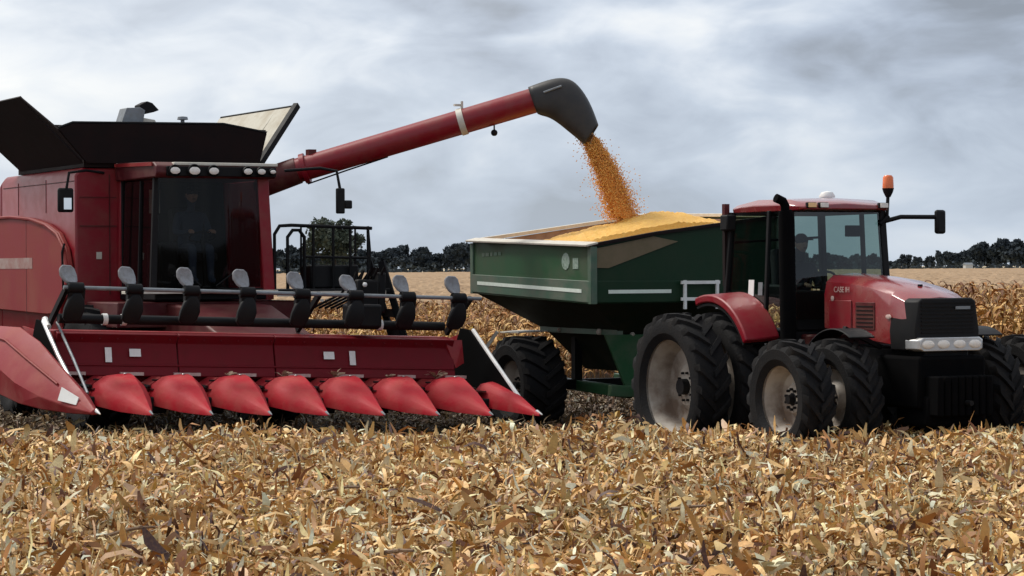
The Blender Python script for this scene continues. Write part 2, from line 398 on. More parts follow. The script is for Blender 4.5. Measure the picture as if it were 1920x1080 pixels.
for i, q in enumerate(spots):
    k = rng.integers(6); rz = rng.uniform(0, 6.283); s = hscale(q) * rng.uniform(.85, 1.12)
    if i in single:
        o = link('corn_plant', vmesh[k]); o.location = (q[0], q[1], 0); o.rotation_euler = (rng.normal(0, .06), rng.normal(0, .06), rz); o.scale = (s, s, s)
        tag(o, 'dry standing corn plant at the near edge of the uncut corn behind the machines', 'corn plant', 'standing corn plants at the field edge')
    else:
        v, f, t = variants[k]; c, n_ = math.cos(rz) * s, math.sin(rz) * s
        lx, ly = rng.normal(0, .07, 2)
        BV.append(np.column_stack([v[:, 0] * c - v[:, 1] * n_ + q[0] + lx * v[:, 2], v[:, 0] * n_ + v[:, 1] * c + q[1] + ly * v[:, 2], v[:, 2] * s])); BF.append(f + off)
        BT.append(t * rng.uniform(.8, 1.1)); off += len(v)
o = link('standing_corn', bulk('standing_corn', np.concatenate(BV), np.concatenate(BF), np.concatenate(BT), CORNP))
tag(o, 'mass of dry standing corn in rows behind the machines', None, kind='stuff')

def canfun(X, Y):
    r2 = np.random.default_rng(3)
    h = 1.02 + .22 * np.clip((X - 2) / 9, 0, 1)
    return h + r2.normal(0, .055, X.shape) + .10 * np.sin(X * .05 + 2) * np.sin(Y * .013)
cy = np.geomspace(76, 640, 210); cx = np.linspace(-1, 1, 300)
Xg = cx[None, :] * (cy[:, None] * .25 + 10); Yg = np.repeat(cy[:, None], 300, 1); Zg = canfun(Xg, Yg)
Zg[0] = 0
i = np.arange(Xg.size).reshape(Xg.shape)
me = bpy.data.meshes.new('corn_canopy'); me.from_pydata(np.stack([Xg, Yg, Zg], -1).reshape(-1, 3).tolist(), [], np.stack([i[:-1, :-1], i[:-1, 1:], i[1:, 1:], i[1:, :-1]], -1).reshape(-1, 4).tolist())
me.materials.append(CANOPY)
o = link('corn_field', me); tag(o, 'wide tan top of the uncut corn field running back to the trees', None, kind='stuff')
ff = sheet('cut_field', np.linspace(-900, 900, 12), np.linspace(640, 5000, 8), lambda X, Y: X * 0 + .35, FARF); ff['kind'] = 'structure'

def crown_mesh(name, seed, rx, rz, base, n, leaf, m):
    r = np.random.default_rng(seed)
    k = 16; C = r.normal(0, 1, (k, 3)); C /= np.linalg.norm(C, axis=1)[:, None]; C *= r.uniform(.25, .8, (k, 1)); C[:, 2] *= .9
    cr_ = r.uniform(.22, .42, k)
    w = r.integers(0, k, n); d = r.normal(0, 1, (n, 3)); d /= np.linalg.norm(d, axis=1)[:, None]
    p = C[w] + d * (cr_[w] * r.uniform(.5, 1.05, n))[:, None]
    p = p * np.array([rx, rx, rz]) + np.array([0, 0, base + rz])
    p[:, 2] = np.maximum(p[:, 2], base * .4)
    a = r.normal(0, 1, (n, 3)); a /= np.linalg.norm(a, axis=1)[:, None]; b = np.cross(a, r.normal(0, 1, (n, 3))); b /= np.linalg.norm(b, axis=1)[:, None]
    s = leaf * r.uniform(.5, 1.2, (n, 1))
    V = np.stack([p - a * s, p - b * s * .6, p + a * s, p + b * s * .6], 1).reshape(-1, 3)
    F = np.arange(n * 4).reshape(n, 4)
    return bulk(name, V, F, np.full((n * 4, 3), .05), m)
def trunk_mesh(h, r_):
    m = M(); m.path([(0, 0, 0), (.1 * r_, 0, h * .5), (0, .2 * r_, h)], [r_, r_ * .7, r_ * .3], 6)
    for k in range(4):
        a = k * 1.7; m.path([(0, 0, h * (.45 + .1 * k)), (math.cos(a) * h * .22, math.sin(a) * h * .22, h * (.7 + .1 * k))], [r_ * .4, r_ * .12], 5)
    me = bpy.data.meshes.new('trunk'); me.from_pydata(m.v, [], m.f); me.materials.append(BARK); return me
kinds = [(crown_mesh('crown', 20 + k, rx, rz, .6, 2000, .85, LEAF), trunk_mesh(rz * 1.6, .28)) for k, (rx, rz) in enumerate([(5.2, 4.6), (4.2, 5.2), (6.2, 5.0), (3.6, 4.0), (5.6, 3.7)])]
xx = -262.
row = []
while xx < 272:
    Y = random.uniform(880, 960); row.append((xx * Y / 920, Y, random.randrange(5), random.uniform(.86, 1.14), random.uniform(0, 6.28)))
    xx += random.uniform(3.4, 5.4)
nth = {'left': 0, 'right': 0}
words = 'first second third fourth fifth sixth seventh eighth ninth tenth eleventh twelfth thirteenth fourteenth fifteenth sixteenth seventeenth eighteenth nineteenth twentieth'.split()
words += ['twenty ' + w for w in words[:9]] + ['thirtieth'] + ['thirty ' + w for w in words[:9]]
for x, Y, k, rs_, rz in row:
    q_ = 960 + 4500 * x / Y
    # the wood stands taller toward the right edge and lower, more even, on the left; a dip right of the tractor cab
    s_ = 1.02 + .26 * max(0, min(1, (q_ - 820) / 50)) if q_ < 1100 else (.72 + .62 * max(0, min(1, (q_ - 1740) / 100))) * .90
    s_ *= rs_
    if 685 < q_ < 892:
        lab = 'dark far tree between combine ladder and green cart, %s from the ladder' % words[nth['left']]; nth['left'] += 1
    elif q_ > 1672 and q_ < 1924:
        lab = 'dark far tree right of the tractor cab, %s from the cab' % words[nth['right']]; nth['right'] += 1
    else: lab = 'dark tree in the far row, standing behind the machines'
    t = thing('tree', lab, 'tree', (x, Y, 0), rz, 'trees in the far row on the horizon')
    t.scale = (s_ * 1.1, s_ * 1.1, s_)
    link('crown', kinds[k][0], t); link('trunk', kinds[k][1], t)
n_ = 9000
sp_ = np.column_stack([rng.uniform(-300, 300, n_), rng.uniform(865, 900, n_), rng.beta(1, 1.6, n_) * 4.2 * (.7 + .3 * np.sin(rng.uniform(0, 6, n_)))])
a_ = rng.normal(0, 1, (n_, 3)); a_ /= np.linalg.norm(a_, axis=1)[:, None]; b_ = np.cross(a_, rng.normal(0, 1, (n_, 3))); b_ /= np.linalg.norm(b_, axis=1)[:, None]
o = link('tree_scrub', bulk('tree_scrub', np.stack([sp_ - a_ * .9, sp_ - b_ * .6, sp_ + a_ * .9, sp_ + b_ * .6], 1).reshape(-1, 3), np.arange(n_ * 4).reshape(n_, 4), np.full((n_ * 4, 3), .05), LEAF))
tag(o, 'dark low scrub along the foot of the far trees', None, kind='stuff')
t = thing('tree', 'nearer bushy dark tree rising behind the combine platform railing', 'tree', (-31, 420, 0), .4); t.scale = (1.22, 1.22, 1.22)
link('crown', crown_mesh('crown', 71, 5.4, 5.0, .6, 5200, .33, LEAF2), t); link('trunk', trunk_mesh(8, .3), t)
t = thing('farm_shed', 'tiny pale shed on the horizon in front of the trees at right', 'shed', (160, 842, 0), .3)
part('wall', M().box(-1.4, 1.4, -1, 1, 0, 2.4), SHED, t); part('roof', M().prism([(-1.2, 2.4), (1.2, 2.4), (0, 3.1)], 'yz', -1.6, 1.6), GREY, t)

# ------------------------------------------------------------------ wheels
def tyre(Rr, rim, w, n=20, lug=.045):
    m = M(); h = w / 2
    prof = [(rim, -h * .72), (rim + (Rr - rim) * .25, -h * .98), (rim + (Rr - rim) * .62, -h * 1.02), (Rr - lug - .035, -h * .93), (Rr - lug - .008, -h * .74), (Rr - lug, 0),
            (Rr - lug - .008, h * .74), (Rr - lug - .035, h * .93), (rim + (Rr - rim) * .62, h * 1.02), (rim + (Rr - rim) * .25, h * .98), (rim, h * .72)]
    m.lathe(prof, 48)
    for k in range(n):
        for sg in (-1, 1):
            t0 = 2 * math.pi * (k + (0 if sg < 0 else .5)) / n
            st = []
            for u, y, rr in ((0, -.06 * h, Rr), (.5, .5 * h, Rr), (.88, .9 * h, Rr - .012), (1, 1.0 * h, Rr - .09)):
                t = t0 + u * .30 * (.9 / Rr) ; tw = .036 / Rr * (1 + .3 * u)
                def P(a, r): return (r * math.cos(a), sg * y, r * math.sin(a))
                st.append([P(t - tw * 1.25, rr - lug - .02), P(t + tw * 1.25, rr - lug - .02), P(t + tw, rr), P(t - tw, rr)])
            m.loft(st)
    return m
def rim_mesh(rim, w, depth, side):
    """flanged barrel with the disc set DEPTH inboard of the outer flange; side=-1: outer face on -y"""
    h = w * .36; s = side
    pr = [(rim + .028, s * h), (rim + .028, s * (h - .025)), (rim, s * (h - .03)), (rim - .035, s * (h - .10)), (rim - .055, s * (h - depth * .75)), (rim - .075, s * (h - depth)),
          (rim * .55, s * (h - depth - .02)), (rim * .40, s * (h - depth + .05)), (rim * .2, s * (h - depth + .05)), (.001, s * (h - depth + .05))]
    m = M().lathe(pr, 40)
    back = [(rim + .028, -s * h), (rim, -s * (h - .03)), (rim - .06, -s * (h - .12)), (rim - .07, s * (h - depth))]
    m.lathe(back, 40)
    return m
def wheel(name, parent, c, Rr, rim, w, depth, side, rimmat=RIM, n=20, label=None):
    e_ = link(name, None, parent); e_.location = c; e_.empty_display_size = .2
    e_.rotation_euler = (0, random.uniform(0, 1), 0)
    if label: e_['label'] = label
    key = (Rr, rim, w, n)
    if key not in TY:
        o = part('tyre', tyre(Rr, rim, w, n), RUBBER, e_, ang=30); TY[key] = o.data
    else: link('tyre', TY[key], e_)
    part('rim', rim_mesh(rim, w, depth, side), rimmat, e_)
    m = M(); h = w * .36
    for k in range(10):
        a = 2 * math.pi * k / 10; r_ = rim * .30
        m.tube((r_ * math.cos(a), side * (h - depth + .05), r_ * math.sin(a)), (r_ * math.cos(a), side * (h - depth + .085), r_ * math.sin(a)), .016, 6)
    m.lathe([(.001, side * (h - depth + .12)), (rim * .13, side * (h - depth + .12)), (rim * .15, side * (h - depth + .05))], 16)
    part('hub', m, BLACKM, e_)
    return e_
TY = {}

# ------------------------------------------------------------------ seated people
def seated_person(name, label, loc, rz, shirt, cap=True):
    root = thing(name, label, 'person', loc, rz)      # origin at the hip on the seat, facing +x
    def skin(nm, verts, edges, rad, material, parent, lv=2):
        me = bpy.data.meshes.new(nm); me.from_pydata(verts, edges, [])
        o = link(nm, me, parent); me.materials.append(material)
        o.modifiers.new('skin', 'SKIN')
        for i_, r_ in enumerate(rad):
            q = me.skin_vertices[0].data[i_]; q.radius = r_ if isinstance(r_, tuple) else (r_, r_); q.use_root = i_ == 0
        s_ = o.modifiers.new('sub', 'SUBSURF'); s_.levels = s_.render_levels = lv
        return o
    V = [(0, 0, .10), (.0, 0, .30), (.02, 0, .48), (.05, 0, .60), (.06, 0, .69), (.075, 0, .76), (.08, 0, .85)]
    Ed = [(0, 1), (1, 2), (2, 3), (3, 4), (4, 5), (5, 6)]
    rd = [(.13, .17), (.12, .15), (.12, .17), (.065, .075), (.055, .055), (.075, .07), (.085, .075)]
    for s in (-1, 1):
        b = len(V)
        V += [(.03, s * .19, .53), (.10, s * .25, .30), (.34, s * .17, .30), (.40, s * .16, .32), (.02, s * .10, .06), (.44, s * .13, .09), (.46, s * .13, -.28), (.48, s * .13, -.36), (.60, s * .13, -.37)]
        Ed += [(2, b), (b, b + 1), (b + 1, b + 2), (b + 2, b + 3), (0, b + 4), (b + 4, b + 5), (b + 5, b + 6), (b + 6, b + 7), (b + 7, b + 8)]
        rd += [.07, .052, .036, .034, .10, .07, .05, .05, .04]
    skin('body', V, Ed, rd, shirt, root)
    hd_ = M().ball((.085, 0, .83), (.095, .078, .118), 16, 12); hd_.ball((.178, 0, .82), (.02, .014, .022), 8, 6)
    for s in (-1, 1): hd_.ball((.075, s * .08, .825), (.02, .012, .032), 8, 6)
    h_ = part('head', hd_, SKIN, root)
    f_ = M()
    for s in (-1, 1): f_.ball((.166, s * .03, .845), (.010, .013, .008), 8, 6)
    part('eye', f_, CAPM, h_); part('mouth', M().ball((.168, 0, .775), (.01, .026, .006), 8, 6), DKRED, h_)
    hv = M().ball((.078, 0, .868), (.104, .086, .094), 16, 10)
    if cap: hv.rbox((.20, 0, .885), (.12, .14, .012), (0, .15, 0))
    part('cap' if cap else 'hair', hv, CAPM, root)
    for s in (-1, 1):
        vs = [(0, 0, 0), (.06, 0, 0)]; ed = [(0, 1)]; ra = [.032, .034]
        for k in range(4):
            y = (-.027 + .018 * k); b = len(vs)
            ln = (.030, .036, .034, .026)[k]
            vs += [(.085, y, .004), (.085 + ln, y, -.012), (.085 + ln, y, -.035)]; ed += [(1, b), (b, b + 1), (b + 1, b + 2)]; ra += [.010, .009, .008]
        b = len(vs); vs += [(.035, -s * .035, -.004), (.07, -s * .05, -.02)]; ed += [(0, b), (b, b + 1)]; ra += [.012, .009]
        q = skin('hand', vs, ed, ra, SKIN, root, 1); q.location = (.40, s * .16, .32)
    return root

# ------------------------------------------------------------------ combine harvester (x forward from the windscreen, y to its left)
AC = R(28)
CX, CY = -4.15, 33.2
comb = thing('combine_harvester', 'red combine harvester with dark flared grain tank and raised unloading auger', 'combine', (CX, CY, 0), AC - R(90))
def cw(x, y, z): return Vector((CX + x * math.sin(AC) + y * math.cos(AC), CY - x * math.cos(AC) + y * math.sin(AC), z))
def cl(p):
    d = Vector((p[0] - CX, p[1] - CY)); return Vector((d.x * math.sin(AC) - d.y * math.cos(AC), d.x * math.cos(AC) + d.y * math.sin(AC), p[2]))
def mirror_y(pts): return [(x, -y, z) for x, y, z in pts]

# hull: a shoulder-profiled body behind the cab
prof = [(-1.38, 1.15), (-1.46, 1.3), (-1.46, 3.58), (-1.38, 3.69), (1.38, 3.69), (1.46, 3.58), (1.46, 1.3), (1.38, 1.15)]
body = part('body', M().loft([[(x, y, z) for y, z in prof] for x in (-1.52, -5.2)] ).loft([[(-5.21, y, z) for y, z in prof], [(-6.6, y * .97, 1.5 + (z - 1.15) * .62) for y, z in prof]]), RED, comb, .03)
# vertical door seam and handle on the front wall beside the cab
m = M(); m.box(-1.515, -1.505, -1.40, -.86, 3.27, 3.28); m.box(-1.515, -1.503, -1.40, -.86, 2.86, 2.875); m.box(-1.515, -1.503, -.97, -.955, 1.9, 3.6)
part('panel_seam', m, DKRED, body)
m = M()
for x in (-2.9, -4.3): m.box(x - .006, x + .006, -1.466, -1.458, 3.08, 3.56)
m.box(-5.1, -1.56, -1.466, -1.458, 3.50, 3.51)
part('panel_seam', m, DKRED, body)
part('grab_handle', M().path([(-1.53, -1.30, 3.05), (-1.60, -1.30, 3.03), (-1.60, -1.30, 2.62), (-1.53, -1.30, 2.60)], .014, 6), BLACKM, body)
part('warning_label', M().box(-1.512, -1.505, -1.16, -1.08, 2.40, 2.50), CREAM, body)
# big arched side shield, dust and sky sheen in its colour
def arch(y0, y1, inset=0.):
    pts = []
    for x, z in [(-1.60, 1.66), (-1.58, 2.30), (-1.72, 2.56), (-2.05, 2.78), (-2.6, 2.92), (-3.4, 3.02), (-4.4, 3.07), (-6.2, 3.07), (-6.2, 1.66), (-2.6, 1.60)]:
        pts.append((x - inset * (1 if x > -2 else 0), z - inset * (1 if z > 2 else -1)))
    return M().prism(pts, 'xz', y0, y1)
for s in (-1, 1):
    sh = part('side_shield', arch(s * 1.47, s * 1.55), REDD, comb, .02)
    edge = [(-1.62, s * 1.56, 1.8), (-1.60, s * 1.56, 2.30), (-1.74, s * 1.56, 2.54), (-2.07, s * 1.56, 2.76), (-2.62, s * 1.56, 2.90), (-3.4, s * 1.56, 3.0), (-4.4, s * 1.56, 3.05), (-6.1, s * 1.56, 3.05)]
    part('shield_rim', M().path(edge, .025, 6), REDD, sh)
    part('shield_seam', M().box(-3.62, -3.605, s * 1.549, s * 1.5525, 1.62, 3.02), DKRED, sh)
    part('shield_decal', M().box(-6.0, -3.3, s * 1.551, s * 1.554, 2.27, 2.43), mat('dusty_decal', (.36, .25, .22), .6, 0, .6, (.27, .06, .055), 5), sh)
    part('shield_handle', M().path([(-1.72, s * 1.56, 2.62), (-1.70, s * 1.60, 2.5), (-1.66, s * 1.60, 2.0), (-1.66, s * 1.56, 1.9)], .018, 6), BLACKM, sh)
# curved mudguard at the front of the shield
arcp = [(-1.35 + .42 * math.cos(t), -1.6, 1.48 + .42 * math.sin(t)) for t in np.linspace(R(70), R(185), 9)]
part('mudguard', M().path(arcp, .045, 8), REDD, comb)
part('axle_housing', M().box(-1.45, -.75, -1.0, 1.0, .75, 1.35).box(-3.2, -1.4, -.8, .8, .9, 1.3), BLACKM, comb, .04)
for s in (-1, 1):
    wheel('front_wheel', comb, (-1.15, s * 1.28, .86), .90, .42, .62, .2, s, n=18)
    wheel('rear_wheel', comb, (-5.2, s * 1.2, .58), .62, .3, .4, .15, s, n=16)

# grain tank extensions: flared dark sheets
tank = part('grain_tank', M().prism([(-1.5, 3.70), (-1.5, 3.80), (-4.7, 3.80), (-4.7, 3.70)], 'xz', -1.34, 1.34), BROWN, comb)
zt = 4.70
FB = [(-1.40, -1.30, 3.76), (-1.40, 1.20, 3.76)]
sideR = [(-1.55, -1.33, 3.76), (-4.6, -1.33, 3.76), (-5.0, -2.12, zt), (-1.95, -2.12, zt)]
part('tank_side_panel', M().plate(sideR, .03), BROWN, tank)
part('tank_side_panel', M().plate([(-1.55, 1.33, 3.76), (-4.6, 1.33, 3.76), (-5.0, 2.06, 4.66), (-1.90, 2.06, 4.66)], .02), mat('dusty_cream_sheet', (.46, .43, .35), .6, 0, .6, (.33, .27, .19), 3), tank, label='cream inner face of the left tank extension')
part('tank_front_panel', M().plate([(-1.42, -1.32, 3.76), (-1.42, 1.28, 3.76), (-1.32, 1.36, 4.22), (-1.32, .70, 4.33), (-1.32, -1.55, 4.30), (-1.32, -1.76, 4.22)], .03), BROWN, tank)
part('tank_corner_panel', M().plate([(-1.43, -1.32, 3.76), (-1.33, -1.76, 4.22), (-1.95, -2.12, zt)], .02), BROWN, tank)
part('tank_rear_panel', M().plate([(-4.65, -1.32, 3.76), (-4.65, 1.32, 3.76), (-5.05, 2.0, 4.5), (-5.05, -2.0, 4.5)], .03), BROWN, tank)
m = M()
m.bar((-1.45, 1.30, 3.78), (-1.90, 2.09, 4.69), .08, .09); m.path([(-1.9, 2.08, 4.68), (-3.4, 2.08, 4.68), (-5.0, 2.08, 4.68)], .018, 6)
m.path([(-2.5, 1.75, 4.28), (-2.6, 2.05, 4.64)], .015, 6); m.path([(-1.75, 1.75, 4.26), (-3.1, 1.8, 4.36)], .014, 6)
part('tank_frame', m, BLACKM, tank)
part('tank_edge_trim', M().path([(-1.32, -1.76, 4.235), (-1.32, -1.55, 4.315), (-1.32, .70, 4.345), (-1.32, 1.36, 4.235)], .02, 6), BLACKM, tank)
part('latch', M().rbox((-1.5, 1.35, 4.22), (.12, .1, .12)), BLACKM, tank)
# bubble-up auger cover and aerial standing above the tank
bu = part('tank_filler_head', M().prism([(-1.22, 4.31), (-.90, 4.31), (-.86, 4.52), (-.93, 4.56), (-1.14, 4.55)], 'yz', -1.75, -1.45, .42), GREY, tank, .01)
part('filler_cap', M().prism([(-.93, 4.45), (-.72, 4.50), (-.64, 4.53), (-.74, 4.63), (-.82, 4.655), (-.93, 4.60)], 'yz', -1.72, -1.48, .42), BLACKM, bu, .01)
part('filler_bracket', M().prism([(-.90, 4.31), (-.66, 4.31), (-.70, 4.39), (-.90, 4.42)], 'yz', -1.7, -1.5, .42), CREAM, bu)
part('aerial', M().tube((-1.45, .12, 4.30), (-1.45, .12, 4.40), .03, 8).lathe([(.001, .06), (.07, .05), (.08, .01), (.001, 0)], 12, (-1.45, .12, 4.39), 'z'), GREY, tank)

# cab
cab = part('cab', M().box(-1.50, -.02, -.82, .82, 1.82, 1.98).box(-1.51, -1.44, -.82, .82, 1.98, 3.50), BLACK, comb, .02)
part('pillar', M().bar((-.05, -.84, 1.98), (-.02, -.79, 3.55), .07, .09, (0, 1, 0)), BLACK, cab, .01)
part('pillar', M().bar((-1.45, -.79, 1.98), (-1.45, -.79, 3.52), .10, .06, (0, 1, 0)), BLACK, cab, .01)
m = M(); m.bar((-.06, .86, 1.90), (-.03, .755, 3.56), .17, .11, (1, 0, 0)); part('pillar', m, RED, cab, .015, label='red front corner pillar beside the auger')
m = M(); m.bar((-1.45, .86, 1.98), (-1.45, .78, 3.56), .12, .10, (1, 0, 0)); part('pillar', m, RED, cab, .015)
part('pillar', M().bar((-1.47, -.83, 1.95), (-1.47, -.80, 3.56), .06, .10, (1, 0, 0)), RED, cab, .01)
nseg = 7
def ws(z0, z1, y0, y1, x):      # gently bowed pane
    r_ = []
    for k in range(nseg):
        u = k / (nseg - 1); y = y0 + (y1 - y0) * u; b = .10 * (1 - (2 * u - 1) ** 2)
        r_.append((x + b, y, z0)); r_.append((x + b * .9 + .03, y, z1))
    m = M(); m.add(r_, [(2 * k, 2 * k + 2, 2 * k + 3, 2 * k + 1) for k in range(nseg - 1)]); return m
part('windscreen', ws(1.99, 3.50, -.80, .72, -.02), GLASSC, cab)
for s in (-1, 1):
    part('side_window', M().add([(-.08, s * .835, 2.0), (-1.42, s * .815, 2.0), (-1.42, s * .79, 3.48), (-.05, s * .80, 3.48)], [(0, 1, 2, 3)]), GLASSC, cab)
part('window_post', M().bar((-.62, -.845, 2.0), (-.60, -.805, 3.48), .035, .03, (0, 1, 0)), BLACK, cab)
part('seat', M().box(-.95, -.45, -.27, .27, 2.35, 2.48).rbox((-1.0, 0, 2.78), (.14, .50, .66), (0, -.12, 0)).box(-.85, -.55, -.15, .15, 2.0, 2.35), SEATM, cab, .04)
st = M().path([(-.25, 0, 2.0), (-.32, 0, 2.55), (-.36, 0, 2.66)], .035, 8); ring = [(-.37 + .11 * math.cos(t), .19 * math.sin(t), 2.70 + .12 * math.cos(t) * 0.6) for t in np.linspace(0, 6.283, 17)]
st.path(ring, .016, 6); part('steering_column', st, BLACKM, cab)
part('console', M().box(-.95, -.35, -.62, -.36, 1.98, 2.62), BLACK, cab, .03)
part('wiper', M().path([(.10, -.20, 2.02), (.12, -.32, 2.12), (.13, -.60, 2.16)], .012, 6).path([(.11, .02, 2.02), (.12, .25, 2.18)], .010, 6), BLACKM, cab)
part('papers', M().rbox((-1.40, -.33, 3.22), (.01, .16, .34)).rbox((-1.40, .22, 3.14), (.01, .10, .26)), CREAM, cab)
# roof with a pale top strip and six lamps
rp = [(.20, 3.50), (.24, 3.56), (.22, 3.66), (.10, 3.715), (-1.50, 3.76), (-1.50, 3.50)]
roof = part('cab_roof', M().prism(rp, 'xz', -.88, .88), DKRED, comb, .02)
part('roof_strip', M().box(.08, .225, -.62, .90, 3.668, 3.712), CREAM, roof, .01)
part('roof_strip', M().plate([(.10, -.895, 3.66), (-1.45, -.895, 3.70), (-1.45, -.895, 3.745), (.10, -.895, 3.712)], .02), REDD, roof)
part('lamp_bar', M().box(.225, .262, -.74, .86, 3.52, 3.655), BLACKM, roof, .01)
for y, w_ in ((-.64, .085), (-.36, .095), (-.08, .085), (.42, .075), (.62, .07), (.79, .05)):
    l_ = part('work_lamp', M().lathe([(.001, .0), (w_ * .9, .0), (w_, .03), (w_, .05), (w_ * .9, .06)], 16, (.262, y, 3.592), 'x'), BLACKM, roof)
    l_.scale = (1, 1, 1)
    part('lens', M().ball((.318, y, 3.592), (.015, w_ * .85, w_ * .58), 14, 8), LAMP, l_)
# mirrors on arms
part('mirror', M().rbox((-1.15, -1.72, 3.22), (.06, .23, .34)), BLACK, part('mirror_arm', M().path([(-1.5, -1.05, 3.62), (-1.2, -1.4, 3.64), (-1.1, -1.68, 3.60), (-1.1, -1.72, 3.38)], .02, 6), BLACKM, comb), .03)
part('mirror_glass', M().rbox((-1.112, -1.70, 3.17), (.008, .11, .16)), MIRROR, comb)
mL = part('mirror_arm', M().path([(.10, 1.05, 3.62), (.20, 1.55, 3.66), (.25, 1.78, 3.62), (.28, 1.82, 3.35)], .022, 6), BLACKM, comb)
part('mirror', M().rbox((.28, 1.82, 3.20), (.06, .13, .36)).rbox((.28, 1.94, 3.15), (.05, .12, .12)), BLACK, mL, .02)

# unloading auger
A0 = cl((-3.95, 35.35, 3.46)); A1 = cl((0.33, 35.05, 4.685)); d = (A1 - A0).normalized()
au = part('unloading_auger', M().path([A0, A0 + d * 1.2, A1 + d * .02], [.185, .18, .185], 24), RED, comb)
part('auger_elbow', M().path([cl((-4.3, 35.6, 2.2)), cl((-4.2, 35.5, 3.0)), A0 + Vector((0, 0, -.05)), A0 + d * .85], [.26, .25, .23, .20], 16), DKRED, au)
q = A0 + d * .92; part('elbow_flange', M().path([q, q + d * .07], .225, 20), RED, au)
q = A0 + d * 1.05; part('lug', M().rbox(q + Vector((0, 0, .2)), (.12, .12, .1)), DKRED, au)
q = A0.lerp(A1, .755); part('band_clamp', M().path([q - d * .045, q + d * .045], .20, 24), CREAM, au)
part('clamp_bolt', M().tube(q + Vector((0, 0, .17)), q + Vector((0, 0, .30)), .02, 6).rbox(q - d * .06 + Vector((0, 0, .26)), (.06, .12, .03)), CREAM, au)
q = A0.lerp(A1, .865)
part('auger_lamp', M().tube(q + Vector((0, 0, -.17)), q + Vector((0, 0, -.26)), .012, 6).ball(q + Vector((0, 0, -.30)), .05, 10, 8), BLACKM, au)
part('auger_cable', M().path([A0 + d * 1.0 + Vector((0, 0, -.24)), A0.lerp(A1, .36) + Vector((0, 0, -.21)), A0.lerp(A1, .5) + Vector((0, 0, -.19))], .012, 5), BLACKM, au)
# spout: hood lofted along a bend that turns down
side = d.cross(Vector((0, 0, 1))).normalized()
W1 = lambda px_, py_: None
hd2 = Vector((d.x, d.y, 0)).normalized()
def sp(a, z): return A1 + hd2 * a + Vector((0, 0, z))
secs = []
#   top outline (a,z)      bottom outline (a,z)
for (ta, tz), (ba, bz), hw in (((-.08, .20), (.06, -.20), .20), ((.22, .31), (.12, -.23), .22), ((.44, .345), (.22, -.25), .225), ((.62, .28), (.36, -.34), .22),
                               ((.80, .03), (.50, -.46), .21), ((.90, -.22), (.64, -.57), .20), ((.945, -.36), (.74, -.665), .19)):
    T_, B_ = sp(ta, tz), sp(ba, bz); c = (T_ + B_) / 2; u = (T_ - B_) / 2
    rg = []
    for k in range(16):
        t = 2 * math.pi * k / 16; cs, sn = math.cos(t), math.sin(t)
        f = lambda v: math.copysign(abs(v) ** .7, v)
        rg.append(c + u * f(cs) + side * hw * f(sn))
    secs.append(rg)
spout = part('spout', M().loft(secs, False), GREYB, au, ang=80)
k_ = spout.modifiers.new('sub', 'SUBSURF'); k_.levels = k_.render_levels = 2
k_ = spout.modifiers.new('solid', 'SOLIDIFY'); k_.thickness = .02
part('spout_flap', M().plate([sp(.66, -.40) - side * .15, sp(.66, -.40) + side * .15, sp(.88, -.52) + side * .13, sp(.82, -.66) + side * .1, sp(.82, -.66) - side * .1, sp(.88, -.52) - side * .13], .015), INNER, au)
part('spout_rib', M().path([sp(.16, .10) + side * .225, sp(.42, .19) + side * .23], .016, 6), GREY, spout)

# platform, railing and ladder on the left of the cab
plat = part('platform', M().box(-1.0, .05, .95, 2.70, 1.90, 1.96), BLACKM, comb, .01)
part('platform_edge', M().box(.052, .07, .95, 2.62, 1.86, 1.93), CREAM, plat)
m = M()
for i_ in range(9): m.rbox((.075, 1.62 + i_ * .085, 1.80), (.012, .05, .035))
part('platform_cleats', m, CREAM, plat)
m = M(); z1 = 2.86
m.path([(-.5, 1.14, 1.95), (-.5, 1.14, z1 - .12), (-.5, 1.22, z1), (-.5, 1.4, z1 + .01), (-.5, 2.66, z1 - .03)], .026, 8)
m.path([(-.5, 1.34, 1.95), (-.5, 1.34, z1 - .16), (-.5, 1.42, z1 - .06), (-.5, 1.52, z1 - .06), (-.5, 1.60, z1 - .16), (-.5, 1.60, 1.95)], .026, 8)
for y in (1.74, 2.05, 2.32, 2.60): m.path([(-.5, y, 1.95), (-.5, y, z1)], .022, 8)
m.path([(-.5, 1.62, 2.42), (-.5, 2.6, 2.40)], .02, 8); m.path([(-.5, 2.6, z1), (-.52, 2.64, 2.5), (-.5, 2.6, 1.95)], .02, 8)
m.path([(-.95, 1.74, 1.95), (-.95, 1.74, z1), (-.95, 2.6, z1), (-.95, 2.6, 1.95)], .02, 8)
part('railing', m, BLACKM, plat)
part('tool_box', M().box(-.92, -.55, 1.72, 2.48, 1.96, 2.30), BLACK, plat, .03)
lad = part('ladder', M().bar((-.30, 2.72, 2.35), (.05, 2.95, 1.15), .04, .10).bar((-.72, 2.72, 2.35), (-.37, 2.95, 1.15), .04, .10), BLACKM, comb)
for i_ in range(4):
    f = (i_ + .5) / 4; part('rung', M().bar((-.30 + .35 * f, 2.72 + .23 * f, 2.35 - 1.2 * f), (-.72 + .35 * f, 2.72 + .23 * f, 2.35 - 1.2 * f), .05, .12), BLACKM, lad)
